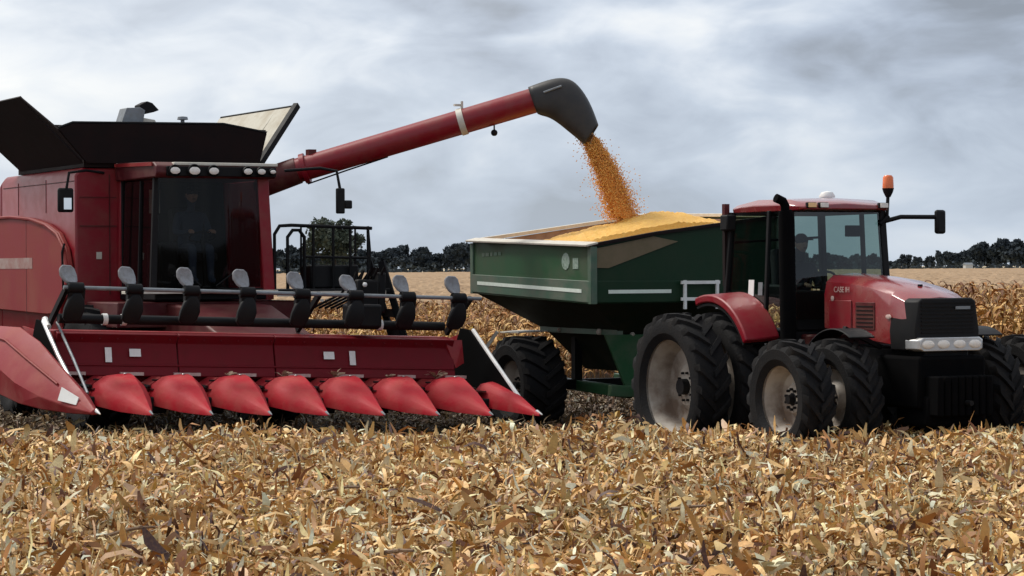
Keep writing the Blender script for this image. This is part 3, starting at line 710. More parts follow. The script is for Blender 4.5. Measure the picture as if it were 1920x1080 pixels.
# feeder house and underside
part('feeder_house', M().loft([[(x, y, z) for y, z in ((-.65, a), (.65, a), (.65, b), (-.65, b))] for x, a, b in ((-1.2, 1.2, 1.82), (.6, .85, 1.75), (2.1, .55, 1.35))]), DKRED, comb, .03)
part('hydraulic_cylinder', M().tube((-.9, -.75, .9), (1.7, -.75, .65), .05, 10).tube((-.9, .75, .9), (1.7, .75, .65), .05, 10), STEEL, comb)
part('cab_underframe', M().box(-1.4, -.05, -1.35, 1.35, 1.45, 1.80), DKRED, comb, .02)
part('front_step', M().box(-.02, .16, -1.30, .92, 1.915, 1.955), CREAM, comb, .005)

# ------------------------------------------------------------------ corn head (same frame, tilted a little)
head = thing('corn_header', 'red eight row corn head with pointed snouts on the front of the combine', 'corn head', (CX, CY, .0), AC - R(90))
head.rotation_euler = (R(-2.0), 0, AC - R(90))
pitch, yt0 = .742, -2.98
seams = [-2.95, -1.35, -.02, 2.60]
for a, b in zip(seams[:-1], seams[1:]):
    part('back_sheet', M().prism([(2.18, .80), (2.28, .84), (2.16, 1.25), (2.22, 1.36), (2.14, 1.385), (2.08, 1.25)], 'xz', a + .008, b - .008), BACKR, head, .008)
part('header_beam', M().path([(2.25, -2.95, 1.545), (2.25, 2.4, 1.545)], .062, 12), BLACK, head)
for y in (-2.35, -2.1, 1.45): part('beam_collar', M().path([(2.25, y - .03, 1.545), (2.25, y + .03, 1.545)], .075, 10), WHITE, head)
part('floor_sheet', M().box(1.4, 2.3, -2.95, 2.92, .52, .60), BLACKM, head)
part('header_frame', M().box(1.65, 2.05, -2.9, 2.6, .62, .80).box(1.6, 2.05, -2.9, 2.6, 1.22, 1.40), REDH, head, .02)
m = M()
for y, wy in ((-2.28, .06), (1.10, .06)): pass
for y in (-2.28, 1.08): part('warning_label', M().rbox((2.232, y, 1.10), (.006, .085, .19), (0, -.25, 0)), WHITE, head)
for y in (-1.93, .74): part('warning_label', M().rbox((2.232, y, 1.13), (.006, .15, .10), (0, -.25, 0)), WHITE, head)
for k in range(24):
    y = -2.85 + k * .232
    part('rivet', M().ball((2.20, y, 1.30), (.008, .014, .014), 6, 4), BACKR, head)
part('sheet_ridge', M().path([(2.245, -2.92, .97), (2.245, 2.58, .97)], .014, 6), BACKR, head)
# snouts
def snout(y, hws, tops, bots, xs, skew=0.):
    rings = []
    for x, hw, zt_, zb in zip(xs, hws, tops, bots):
        h = zt_ - zb; c = y + skew * (x - xs[-1])
        rings.append([(x, c + a * hw, zb + b * h) for a, b in ((-1, 0), (-1.0, .30), (-.80, .66), (-.42, .93), (0, .985), (.38, 1.0), (.78, .66), (1.0, .30), (1, 0), (0, -.05))])
    return M().loft(rings)
xs = [2.60, 2.76, 2.92, 3.42, 3.86, 4.0]
hw = [.345, .366, .352, .20, .05, .012]
for i in range(1, 8):
    y = -2.31 + .762 * (i - 1)
    o = part('snout', snout(y, hw, [.865, .885, .865, .705, .515, .455], [.53, .505, .49, .44, .425, .43], xs), SNOUT, head, ang=42)
    part('snout_tip', M().path([(3.93, y, .466), (4.03, y, .44)], [.022, .007], 8), GREY, o)
    part('hood', M().loft([[(x, y + a * .35, .58 + b * .27) for a, b in ((-1, 0), (-.9, .6), (-.5, .95), (.5, .95), (.9, .6), (1, 0))] for x in (2.24, 2.61)]), REDH, o, ang=30)
    part('hinge', M().path([(2.605, y - .28, .80), (2.605, y + .28, .80)], .012, 6), BLACKM, o)
    part('fastener', M().ball((2.80, y + .06, .885), (.02, .02, .008), 8, 6), STEEL, o)
for i in range(8):
    y = -2.31 + .762 * (i - .5)
    part('deck_plate', M().box(2.28, 2.8, y - .15, y - .03, .68, .70).box(2.28, 2.8, y + .03, y + .15, .68, .70), DKRED, head)
    part('gathering_chain', M().path([(2.3, y - .05, .72), (2.66, y - .05, .72), (2.72, y, .72), (2.66, y + .05, .72), (2.3, y + .05, .72)], .022, 6), BLACKM, head)
    part('trough_lip', M().box(2.23, 2.30, y - .16 - .05 * (i % 3), y + .10, .845, .885), PINK, head)
    part('row_unit', M().box(1.9, 2.9, y - .2, y + .2, .40, .60), BLACKM, head, .02)
# end dividers
def divider(s):
    yo = 3.02 * s
    P = lambda lst: [(x, s * y, z) for x, y, z in lst]
    rings = [P([(.5, 3.10, .62), (.5, 3.10, 1.30), (.5, 3.24, 1.42), (.5, 3.40, 1.30), (.5, 3.50, 1.0), (.5, 3.46, .62)]),
             P([(1.55, 3.10, .58), (1.55, 3.10, 1.30), (1.55, 3.22, 1.42), (1.55, 3.40, 1.24), (1.55, 3.52, .92), (1.55, 3.46, .56)]),
             P([(2.25, 3.08, .50), (2.25, 3.06, 1.14), (2.25, 3.18, 1.26), (2.25, 3.34, 1.04), (2.25, 3.48, .74), (2.25, 3.42, .48)]),
             P([(2.85, 3.02, .44), (2.85, 2.98, .88), (2.85, 3.10, .98), (2.85, 3.24, .84), (2.85, 3.36, .60), (2.85, 3.32, .44)]),
             P([(3.45, 2.93, .42), (3.45, 2.90, .62), (3.45, 3.02, .72), (3.45, 3.13, .62), (3.45, 3.18, .50), (3.45, 3.14, .42)]),
             P([(3.92, 2.96, .43), (3.92, 2.95, .47), (3.92, 2.99, .50), (3.92, 3.03, .47), (3.92, 3.04, .45), (3.92, 3.02, .43)])]
    if s > 0:
        o = part('end_divider', snout(2.955, [.17, .20, .19, .11, .04, .012], [.80, .82, .80, .66, .51, .46], [.52, .50, .48, .45, .43, .43], [2.45, 2.6, 2.75, 3.40, 3.85, 4.0]), SNOUT, head, ang=42)
        part('outer_panel', M().prism([(.8, .58), (.8, 1.30), (1.58, 1.46), (1.78, 1.40), (3.1, .62), (2.0, .56)], 'xz', 3.035, 3.065), REDH, o, .005)
    else:
        o = part('end_divider', M().loft(rings), DIVR, head, .012, ang=25)
        part('divider_crease', M().path(P([(.6, 3.405, 1.31), (1.55, 3.41, 1.25), (2.25, 3.35, 1.05), (2.85, 3.25, .85), (3.1, 3.2, .76)]), .016, 6), REDD, o)
    part('divider_tip', M().path([(3.9, s * 2.97, .475), (4.05, s * 2.97, .445)], [.032, .008], 8), STEEL, o)
    if s < 0: part('warning_label', M().plate([(3.28, -3.245, .57), (3.60, -3.12, .53), (3.60, -3.09, .62), (3.28, -3.20, .73)], .012), WHITE, o)
    # black shield on the inside with the bright crop rod along its edge
    part('inner_shield', M().prism([(1.05, .58), (1.15, .80), (1.58, 1.52), (1.83, 1.50), (3.30, .64), (2.0, .60)], 'xz', s * 2.99, s * 3.03), MATTE, o, .005)
    part('crop_rod', M().path([(1.90, s * 3.03, 1.50), (2.55, s * 3.03, 1.09), (3.36, s * 3.01, .62)], .028, 8), STEEL if s < 0 else WHITE, o)
    if s < 0:
        part('crop_rod', M().path([(1.98, -2.88, 1.49), (2.7, -2.88, 1.05), (3.34, -2.9, .66)], .018, 8), GREY, o)
        part('rod_cap', M().path([(1.86, -3.0, 1.53), (2.02, -3.0, 1.43)], .04, 8), WHITE, o)
    if s > 0: part('corner_fin', M().plate([(2.17, 2.45, 1.36), (2.10, 2.75, 1.36), (2.12, 2.78, 1.05), (2.20, 2.62, .98)], .03), REDH, o)
    if s < 0: part('end_sheet', M().plate([(1.1, s * 2.96, .8), (1.1, s * 2.96, 1.30), (.80, s * 2.96, 1.42), (1.7, s * 2.96, 1.36), (2.2, s * 2.96, 1.15), (2.2, s * 2.96, .8)], .03), REDH, o)
divider(-1); divider(1)
# rotating reel over the rows: shaft, eight pairs of paddles
reel = part('reel_shaft', M().path([(2.6, -3.0, 1.93), (2.6, 2.78, 1.93)], .026, 10), GREY, head)
for y in (-2.96, 2.62, .42): part('reel_arm', M().bar((2.6, y, 1.93), (1.9, y, 1.45), .05, .08), BLACKM, reel)
for i in range(8):
    y = -2.86 + .756 * i
    m = M().path([(2.6, y - .09, 1.93), (2.6, y + .11, 1.93)], .07, 10)
    m.rbox((2.58, y + .03, 1.86), (.10, .20, .16), (0, .2, 0)); part('hub', m, BLACKM, reel, .01)
    def paddle(c0, ang, yy, ln, wd, th=.03, yl=0.):
        ca, sa = math.cos(ang), math.sin(ang); rings = []
        for u, ww in ((0, .35), (.25, .8), (.55, 1.0), (.85, .9), (1, .5)):
            cx_, cz_ = c0[0] + ca * u * ln, c0[1] + sa * u * ln; b = .04 * math.sin(u * 3)
            nx, nz = -sa, ca; yc = yy + yl * u
            rings.append([(cx_ + nx * (b - th), yc - wd / 2 * ww, cz_ + nz * (b - th)), (cx_ + nx * (b - th * .5), yc + wd / 2 * ww, cz_ + nz * (b - th * .5)),
                          (cx_ + nx * (b + th), yc + wd / 2 * ww, cz_ + nz * (b + th)), (cx_ + nx * (b + th), yc - wd / 2 * ww, cz_ + nz * (b + th))])
        return M().loft(rings)
    part('paddle', paddle((2.60, 1.97), R(110) + random.uniform(-.22, .22), y - .02, .26, .22, .035, -.06), GREYR, reel, .02, label='weathered grey upper paddle')
    part('paddle', paddle((2.60, 1.88), R(-100) + random.uniform(-.1, .1), y + .03, .38, .26, .04, -.05), BLACK, reel, .02, label='lower paddle coloured black for its shade')  # same rubber as the upper paddles, shade put into the colour
# couplers and hoses at the left end of the feeder
hb = part('coupler_block', M().box(1.55, 1.85, 1.30, 1.62, 1.55, 2.15).box(1.6, 1.8, 1.62, 1.75, 1.7, 2.25), BLACKM, head, .03)
m = M()
for k in range(5):
    y = 1.30 + .09 * k
    m.path([(1.7, y, 2.1), (1.75 + .03 * k, y + .02, 2.24 + .02 * k), (1.55, y + .08, 2.2), (1.2, y + .05, 1.95), (.6, y - .1, 1.75)], .018, 6)
part('hose', m, BLACK, hb)
part('coupler_cap', M().ball((1.86, 1.40, 2.08), .035, 8, 6).ball((1.86, 1.56, 1.76), .03, 8, 6), WHITE, hb)
part('drive_shield', M().box(1.9, 2.35, 1.05, 1.45, 1.5, 1.82), BLACK, head, .04)

# ------------------------------------------------------------------ grain cart (x forward from the front wall)
AG = R(26)
cart = thing('grain_cart', 'dark green grain cart filled with corn, hitched behind the tractor', 'grain cart', (2.448, 33.458, 0), AG - R(90))
GX, GY = 2.448, 33.458
def gw(x, y, z): return Vector((GX + x * math.sin(AG) + y * math.cos(AG), GY - x * math.cos(AG) + y * math.sin(AG), z))
Lc = -3.8
zr, zl = 2.56, 2.97
dzx = .10     # the cart stands nose down: rear a little higher
def zz(x): return dzx * (x / Lc)
# upper walls (each a sheet with the lower band proud of it)
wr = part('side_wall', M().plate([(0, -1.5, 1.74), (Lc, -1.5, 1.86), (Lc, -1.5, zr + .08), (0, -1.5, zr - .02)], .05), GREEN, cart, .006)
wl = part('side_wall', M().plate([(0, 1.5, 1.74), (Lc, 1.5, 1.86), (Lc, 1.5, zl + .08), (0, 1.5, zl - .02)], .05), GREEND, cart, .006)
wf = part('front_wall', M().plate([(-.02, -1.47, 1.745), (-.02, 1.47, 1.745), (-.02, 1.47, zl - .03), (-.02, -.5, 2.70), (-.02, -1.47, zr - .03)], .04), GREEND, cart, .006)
wb = part('rear_wall', M().plate([(Lc + .02, -1.47, 1.86), (Lc + .02, 1.47, 1.86), (Lc + .02, 1.47, zl + .06), (Lc + .02, -1.47, zr + .06)], .04), INNER, cart)
part('inner_lining', M().plate([(-.06, 1.46, 1.8), (Lc + .06, 1.46, 1.9), (Lc + .06, 1.46, zl + .04), (-.06, 1.46, zl - .06)], .01), INNER, wl)
# band under the seam and its white stripes
part('lower_band', M().plate([(.0, -1.535, 1.76), (Lc, -1.535, 1.885), (Lc, -1.535, 2.15), (.0, -1.535, 2.06)], .035), GREENB, wr, .008)
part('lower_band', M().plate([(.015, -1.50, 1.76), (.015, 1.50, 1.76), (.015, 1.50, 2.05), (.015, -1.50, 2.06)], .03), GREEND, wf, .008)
part('stripe', M().plate([(-.22, -1.556, 1.895), (-3.58, -1.556, 1.995), (-3.58, -1.556, 2.045), (-.22, -1.556, 1.945)], .006), STRIPE, wr)
part('stripe', M().box(.032, .037, -1.27, -.28, 1.885, 1.935), STRIPE, wf)
# rims
part('rim_lip', M().plate([(.06, -1.62, zr - .02), (Lc - .06, -1.62, zr + .09), (Lc - .06, -1.44, zr + .13), (.06, -1.44, zr + .02)], .03), CREAM, wr, .006)
part('rim_lip', M().plate([(.06, 1.44, zl), (Lc - .06, 1.44, zl + .09), (Lc - .06, 1.60, zl + .09), (.06, 1.60, zl)], .05), CREAM, wl, .006)
part('rim_lip', M().bar((.0, -1.5, zr - .01), (.0, -.5, 2.715), .10, .045).bar((.0, -.5, 2.715), (.0, 1.5, zl - .01), .10, .045), BROWN, wf)
part('rim_lip', M().bar((Lc, -1.5, zr + .10), (Lc, 1.5, zl + .09), .16, .05), CREAM, wb)
part('corner_extension', M().plate([(.012, -1.46, 2.24), (.012, -1.26, 2.235), (.012, -.16, 2.60), (.012, -.55, 2.67), (.012, -1.46, 2.50)], .012), TAN, wf)
# corner posts
for x, y, a, b in ((.0, -1.5, 1.74, zr - .03), (Lc, -1.5, 1.86, zr + .06), (.0, 1.5, 1.74, zl - .03), (Lc, 1.5, 1.86, zl + .05)): part('corner_post', M().box(x - .05, x + .05, y - .05, y + .05, a, b), GREENB, cart, .008)
# round emblem and small lettering smudge on the side
part('emblem', M().lathe([(.001, -.006), (.115, -.006), (.12, 0)], 24, (-.74, -1.527, 2.33), 'y').rbox((-.44, -1.528, 2.30), (.16, .008, .15)), mat('faded_emblem', (.30, .38, .32), .6, 0, .8, (.08, .15, .10), 22), wr)
m = M()
for k, w_ in enumerate((.10, .12, .08, .11, .09)): m.rbox((-3.42 + .14 * k, -1.528, 2.44 + .004 * k), (w_, .006, .05))
part('lettering', m, GREENB, wr)
# hopper
hz0 = 1.32
hop = part('hopper', M().loft([[(0, -1.48, 1.75), (Lc, -1.48, 1.87), (Lc, 1.48, 1.87), (0, 1.48, 1.75)], [(-.65, -.72, hz0), (-2.95, -.72, hz0), (-2.95, .72, hz0), (-.65, .72, hz0)], [(-.95, -.35, .75), (-2.4, -.35, .75), (-2.4, .35, .75), (-.95, .35, .75)]]), HOP, cart)
part('hopper_flange', M().box(-3.0, -.6, -.80, -.70, hz0 - .03, hz0 + .05), GREENB, hop)
for q_, r_ in (((-2.35, -.81, hz0 + .01), .035), ((-1.1, -.81, hz0 + .01), .05), ((-.6, -.55, hz0 - .02), .035)): part('bolt', M().ball(q_, r_, 8, 6), RIM, hop)
part('sump_panel', M().plate([(-.60, -1.00, 1.30), (-.60, .95, 1.30), (-.66, .7, .42), (-.66, -.62, .50)], .05), GREEN, cart, .006)
part('frame_rail', M().bar((-.55, -.95, .52), (-.55, .95, .42), .10, .16).bar((.9, 0, .5), (-.5, -.5, .5), .12, .14).bar((.9, 0, .5), (-.5, .5, .5), .12, .14).bar((-.6, -.6, .48), (-3.2, -.6, .55), .10, .16).bar((-.6, .6, .48), (-3.2, .6, .55), .10, .16), GREEN, cart, .01)
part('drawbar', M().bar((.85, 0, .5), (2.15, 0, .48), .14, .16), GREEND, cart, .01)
part('axle', M().bar((-2.2, -1.4, .54), (-2.2, 1.4, .54), .14, .14).bar((-2.2, -.6, .6), (-2.2, -.6, 1.3), .12, .12).bar((-2.2, .6, .6), (-2.2, .6, 1.3), .12, .12), BLACKM, cart)
part('mud_shield', M().plate([(-2.75, -1.28, 1.29), (-3.75, -1.10, 1.27), (-3.75, -.75, 1.29), (-2.75, -.75, 1.31)], .02).bar((-3.8, -1.12, 1.28), (-3.9, -1.25, 1.05), .03, .05), CREAM, cart)
for s in (-1, 1): wheel('wheel', cart, (-2.2, s * 1.42, .54), .72, .36, .66, .16, s, n=18)
lad = part('ladder', M().bar((.10, -.10, 1.66), (.10, -.10, 2.06), .035, .04).bar((.10, .42, 1.66), (.10, .42, 2.06), .035, .04), WHITE, cart)
for z in (1.80, 2.03): part('rung', M().bar((.10, -.16, z), (.10, .46, z), .03, .045), WHITE, lad)
part('hydraulic_hose', M().path([(-.3, -.2, 1.3), (.5, -.1, 1.2), (1.4, .0, .9), (2.3, .1, 1.0)], .02, 6), BLACKM, cart)

# corn heap in the cart
def heap():
    n = 72; V = []; F = []
    for j in range(n):
        for i_ in range(n):
            x = -.09 + (Lc + .18) * i_ / (n - 1); y = -1.455 + 2.91 * j / (n - 1)
            rr = math.hypot(x + 1.35, (y - .42) * .95)
            z = 3.10 - .27 * math.sqrt(rr * rr + .03)
            edge = zr - .04 + (zl - .10 - zr) * (y + 1.455) / 2.91
            z = max(z, 2.46) + .012 * math.sin(x * 9 + y * 4) * math.sin(y * 8) + random.uniform(-.013, .013) - .07 * math.exp(-((x + 1.45) ** 2 + (y + .3) ** 2) / .03)
            wgt = max(0, 1 - min(.0 - x, 99) / .45)      # banked up against the front wall
            lim = edge + .03 if x > -.5 else 9
            V.append((x, y, min(z, lim) if x > -.5 else z))
    for j in range(n - 1):
        for i_ in range(n - 1): F.append((j * n + i_, j * n + i_ + 1, (j + 1) * n + i_ + 1, (j + 1) * n + i_))
    m = M(); m.v = V; m.f = F
    k = len(V)
    # skirt and floor so the heap is a solid
    b = [(x, y, 1.85) for x, y, z in V]
    ringi = [i_ for i_ in range(n)] + [j * n + n - 1 for j in range(1, n)] + [(n - 1) * n + i_ for i_ in range(n - 2, -1, -1)] + [j * n for j in range(n - 2, 0, -1)]
    m.v += [b[i_] for i_ in ringi]
    for a in range(len(ringi)):
        c = (a + 1) % len(ringi); m.f.append((ringi[a], ringi[c], k + c, k + a))
    m.f.append(tuple(k + a for a in range(len(ringi))))
    o = part('corn_heap', m, CORN)
    o.location = (GX, GY, 0); o.rotation_euler = (0, 0, AG - R(90))
    return tag(o, 'heap of yellow shelled corn filling the green cart', 'grain')
heap()
# falling stream: thousands of kernels, denser in the core
P0 = cw(*A1) + Vector((math.cos(math.atan2((0.33 + 3.95) * 0 + 0, 1)) * 0, 0, 0))
wd2 = Vector((0.33 + 3.95, 35.05 - 35.35, 0)).normalized()
p0 = Vector((0.33, 35.05, 4.685)) + wd2 * .77 + Vector((0, 0, -.53)); p1 = Vector((1.63, 34.98, 2.95))
nk = 26000
t = rng.random(nk)
core = rng.normal(0, 1, (nk, 2)); wide = rng.random(nk) < .035
rad = (.038 + .074 * t) * np.where(wide, 1.9, 1.0)
tt = t[:, None]
fall = .55 * tt + .45 * tt ** 2
c = np.array(p0) * np.array([1, 1, 1]) + np.column_stack([(p1.x - p0.x) * (t * 1.0) , (p1.y - p0.y) * t, (p1.z - p0.z) * fall[:, 0]])
c[:, 0] += core[:, 0] * rad * 1.05; c[:, 1] += core[:, 1] * rad * .9; c[:, 2] += rng.normal(0, .03, nk)
sz = .0062
A_ = rng.normal(0, 1, (nk, 3)); A_ /= np.linalg.norm(A_, axis=1)[:, None]
B_ = np.cross(A_, rng.normal(0, 1, (nk, 3))); B_ /= np.linalg.norm(B_, axis=1)[:, None]; C_ = np.cross(A_, B_)
cor = np.stack([c + (A_ * i_ + B_ * j_ + C_ * k__ * .6) * sz for k__ in (-1, 1) for (i_, j_) in ((-1, -1), (1, -1), (1, 1), (-1, 1))], 1).reshape(-1, 3)
Fq = (np.arange(nk)[:, None, None] * 8 + np.array([(0, 3, 2, 1), (4, 5, 6, 7), (0, 1, 5, 4), (1, 2, 6, 5), (2, 3, 7, 6), (3, 0, 4, 7)])[None]).reshape(-1, 4)
tn = np.repeat(np.array([.92, .43, .10])[None] * rng.uniform(.75, 1.25, (nk, 1)), 8, 0)
o = link('falling_corn', bulk('falling_corn', cor, Fq, np.clip(tn, 0, .9), KERN))
k_ = 26; rings = []
for i in range(k_):
    t_ = i / (k_ - 1); f_ = .55 * t_ + .45 * t_ * t_; rr_ = .060 + .105 * t_
    c_ = Vector((p0.x + (p1.x - p0.x) * t_, p0.y + (p1.y - p0.y) * t_, p0.z + (p1.z - p0.z) * f_))
    rings.append([c_ + Vector((math.cos(a) * rr_ * (1 + .12 * math.sin(7 * a + i) + random.uniform(-.07, .07)), math.sin(a) * rr_ * .85, -.35 * math.cos(a) * rr_)) for a in (2 * math.pi * j / 22 for j in range(22))])
STREAM = mat('falling_corn_mass', (.92, .44, .10), .7, 0, .6, (.84, .32, .055), 5, bump=.5, bscale=70, stretch=(1, 1, .35))
part('stream_core', M().loft(rings), STREAM, o)
tag(o, 'stream of orange corn kernels falling from the auger spout into the cart', 'grain stream', kind='stuff')

# ------------------------------------------------------------------ tractor (x forward from the rear of the cab, y to its left)
AT = R(25)
TX, TY_ = 3.37, 30.74
trac = thing('farm_tractor', 'red row crop tractor with dual wheels pulling the grain cart', 'tractor', (TX, TY_, 0), AT - R(90))
for s in (-1, 1):
    for y, dep in ((1.59, .30), (.98, .12)):
        wheel('rear_wheel', trac, (.36, s * y, .76), .92, .585, .46, dep, s, n=20)
    for y, dep in ((1.62, .22), (.98, .10)):
        wheel('front_wheel', trac, (3.0, s * y, .73), .69, .385, .40, dep, s, n=18)
m = M().path([(.36, -1.6, .76), (.36, 1.6, .76)], .10, 12).path([(3.0, -1.6, .73), (3.0, 1.6, .73)], .075, 12)
part('axle', m, BLACKM, trac)
part('chassis', M().box(-.35, 1.6, -.38, .38, .62, 1.25).box(1.6, 3.75, -.30, .30, .70, 1.30), BLACKM, trac, .03)
part('front_frame', M().box(3.0, 3.86, -.46, .46, .62, 1.22).box(3.3, 3.95, -.40, .40, .42, .78), MATTE, trac, .04)
for k in range(8): part('front_weight', M().box(3.87, 4.12, -.38 + .095 * k, -.30 + .095 * k, .55, 1.0), MATTE, trac, .02)
part('tow_pin', M().path([(4.12, 0, .70), (4.22, 0, .70)], .03, 8), BLACKM, trac)
# hood: lofted sections, rounded shoulders, dropping to the nose
def hsec(x, w_, top, bot):
    return [(x, a * w_, z) for a, z in ((-1, bot), (-1.0, top - .24), (-.93, top - .09), (-.72, top - .015), (0, top + .015), (.72, top - .015), (.93, top - .09), (1.0, top - .24), (1, bot))]
hood = part('hood', M().loft([hsec(1.84, .43, 2.15, 1.50), hsec(2.3, .435, 2.13, 1.45), hsec(2.8, .44, 2.08, 1.38), hsec(3.25, .445, 2.00, 1.34), hsec(3.50, .45, 1.93, 1.34), hsec(3.62, .45, 1.87, 1.40)]), HOODR, trac, .008, ang=35)
part('side_grille', M().box(2.55, 2.95, -.452, -.443, 1.50, 1.82), DKRED, hood, .004)
part('side_panel', M().box(1.98, 2.46, -.455, -.438, 1.48, 1.84), RED, hood, .01)
m = M()
for k in range(6): m.box(2.58, 2.92, -.458, -.451, 1.53 + .047 * k, 1.545 + .047 * k)
part('louver', m, BROWN, hood)
part('hood_latch', M().ball((2.06, -.455, 1.86), (.035, .01, .035), 10, 6), PINK, hood); part('hood_latch', M().ball((3.25, -.46, 1.66), (.06, .01, .03), 10, 6), PINK, hood)
fc = bpy.data.curves.new('lettering', 'FONT'); fc.body = 'CASE IH'; fc.size = .095; fc.extrude = .002; fc.materials.append(PINK); fc.align_x = 'CENTER'
fo = bpy.data.objects.new('lettering', fc); COL.objects.link(fo); bpy.context.view_layer.update()
lm = bpy.data.meshes.new_from_object(fo.evaluated_get(bpy.context.evaluated_depsgraph_get())); bpy.data.objects.remove(fo)
fo = link('lettering', lm, hood); fo.location = (2.25, -.447, 1.935); fo.rotation_euler = (R(90), 0, 0)
grl = part('grille', M().loft([[(x, a * w_, z) for a, z in ((-1, 1.28), (-1.04, 1.5), (-.92, 1.84), (-.8, 1.875), (.8, 1.875), (.92, 1.84), (1.04, 1.5), (1, 1.28))] for x, w_ in ((3.28, .452), (3.66, .455), (3.76, .42))]), BLACK, hood, .015)
m = M()
for k in range(9): m.box(3.755, 3.772, -.36, .36, 1.48 + k * .042, 1.495 + k * .042)
part('grille_bars', m, BLACKM, grl)
part('badge', M().rbox((3.775, .20, 1.765), (.01, .20, .035)), GREY, grl)
lb = part('headlamp_bar', M().loft([[(x, a * w_, z) for a, z in ((-1, 1.30), (-1, 1.40), (-.9, 1.43), (.9, 1.43), (1, 1.40), (1, 1.30), (.9, 1.275), (-.9, 1.275))] for x, w_ in ((3.60, .47), (3.80, .455), (3.84, .42))]), STEEL, hood, .008)
for y in (-.32, -.11, .11, .32): part('headlamp', M().ball((3.842, y, 1.352), (.02, .085, .05), 12, 8), LAMP, lb)
part('hood_cap', M().path([(3.25, -.02, 2.0), (3.25, -.02, 2.03)], .03, 8), BLACK, hood)
# cab
TZ = 2.93
tc_ = part('cab', M().box(0.02, 1.46, -.62, .62, 1.32, 1.46).box(1.30, 1.48, -.60, .60, 1.46, 1.95), BLACK, trac, .02)
m = M()
for s in (-1, 1):
    part('pillar', M().bar((1.52, s * .72, 1.40), (1.44, s * .655, TZ), .085, .075, (1, 0, 0)), BLACK, tc_, .01)
    part('pillar', M().bar((.02, s * .72, 1.9), (.06, s * .66, TZ), .08, .08, (1, 0, 0)), BLACK, tc_, .01)
    part('pillar', M().bar((.98, s * .74, 1.40), (.98, s * .67, TZ), .05, .05, (1, 0, 0)), BLACK, tc_, .008)
    part('side_window', M().add([(.08, s * .725, 1.95), (.95, s * .735, 1.50), (.95, s * .672, TZ - .02), (.10, s * .662, TZ - .02)], [(0, 1, 2, 3)]), GLASST, tc_)
    part('door_window', M().add([(1.01, s * .735, 1.46), (1.49, s * .715, 1.46), (1.42, s * .66, TZ - .02), (1.01, s * .672, TZ - .02)], [(0, 1, 2, 3)]), GLASST, tc_)
    part('sill', M().bar((.0, s * .72, 1.93), (.98, s * .73, 1.46), .05, .06), BLACK, tc_)
part('windscreen', M().add([(1.53, -.68, 1.60), (1.53, .68, 1.60), (1.46, .62, TZ - .02), (1.46, -.62, TZ - .02)], [(0, 1, 2, 3)]), GLASST, tc_)
part('rear_window', M().add([(.02, -.68, 1.95), (.02, .68, 1.95), (.05, .62, TZ - .02), (.05, -.62, TZ - .02)], [(0, 1, 2, 3)]), GLASST, tc_)
part('window_frame', M().bar((.03, -.12, 1.95), (.05, -.12, TZ), .05, .05).bar((.03, -.68, 2.55), (.05, .68, 2.62), .03, .03), BLACK, tc_)
part('seat', M().box(.35, .82, -.25, .25, 1.74, 1.86).rbox((.34, 0, 2.15), (.13, .48, .64), (0, -.1, 0)).box(.45, .75, -.14, .14, 1.46, 1.74), SEATM, tc_, .04)
st = M().path([(1.28, 0, 1.5), (1.16, 0, 1.95), (1.12, 0, 2.05)], .04, 8); st.path([(1.10 + .10 * math.cos(t_), .19 * math.sin(t_), 2.08 + .10 * math.cos(t_)) for t_ in np.linspace(0, 6.283, 17)], .016, 6)
part('steering_column', st, BLACKM, tc_)
part('monitor', M().rbox((1.25, .36, 2.68), (.05, .20, .14)), BLACK, tc_, .01)
part('arm_console', M().box(.50, 1.1, -.52, -.32, 1.80, 2.02), BLACK, tc_, .03)
part('door_sticker', M().rbox((.62, -.722, 1.98), (.13, .004, .20), (R(-3), 0, 0)), WHITE, tc_)
part('door_sticker', M().rbox((.84, -.722, 1.97), (.10, .004, .16), (R(-3), 0, 0)), GREY, tc_)
# roof with lamps
rs = []
for x, w_, a, b in ((-.02, .56, 2.93, 2.99), (.05, .64, 2.92, 3.03), (.6, .67, 2.92, 3.085), (1.35, .67, 2.92, 3.07), (1.60, .64, 2.925, 3.02), (1.66, .58, 2.94, 2.99)):
    rs.append([(x, s_ * w_, z) for s_, z in ((-1, a), (-1.02, (a + b) / 2), (-.9, b - .01), (0, b + .015), (.9, b - .01), (1.02, (a + b) / 2), (1, a))])
rf = part('roof', M().loft(rs), HOODR, trac, .01, ang=30)
for y, mt in ((-.50, AMBER), (-.33, LAMP), (.53, LAMP)):
    q = part('roof_lamp', M().rbox((1.665, y, 2.985), (.06, .13, .07)), BLACKM, rf, .01); part('lens', M().rbox((1.70, y, 2.985), (.02, .11, .055)), mt, q, .005)
part('satellite_dome', M().lathe([(.001, .08), (.07, .065), (.10, .02), (.10, 0), (.001, 0)], 16, (1.05, .12, 3.10), 'z'), WHITE, rf)
part('headliner', M().box(.0, 1.45, -.64, .64, 2.89, 2.925), BLACK, rf)
# exhaust stack in front of the right windscreen pillar
part('exhaust_pipe', M().path([(1.62, -.84, 2.90), (1.62, -.84, 2.98), (1.62, -.87, 3.03), (1.62, -.97, 3.07)], .055, 12), MATTE,
     part('exhaust_stack', M().path([(1.62, -.80, 1.25), (1.62, -.80, 1.5), (1.62, -.82, 2.80), (1.62, -.84, 2.92)], [.09, .10, .10, .08], 16), MATTE, trac))
# rear right post with red lamp, and lamp housing under the roof
part('marker_lamp', M().box(-.04, .03, -.755, -.685, 2.90, 3.04), DKRED, part('rear_post', M().bar((-.01, -.72, 2.0), (-.01, -.72, 2.90), .06, .06, (1, 0, 0)), BROWN, trac))
part('rear_lamp_housing', M().box(-.02, .16, -.80, -.66, 2.70, 2.90), BLACK, trac, .02)
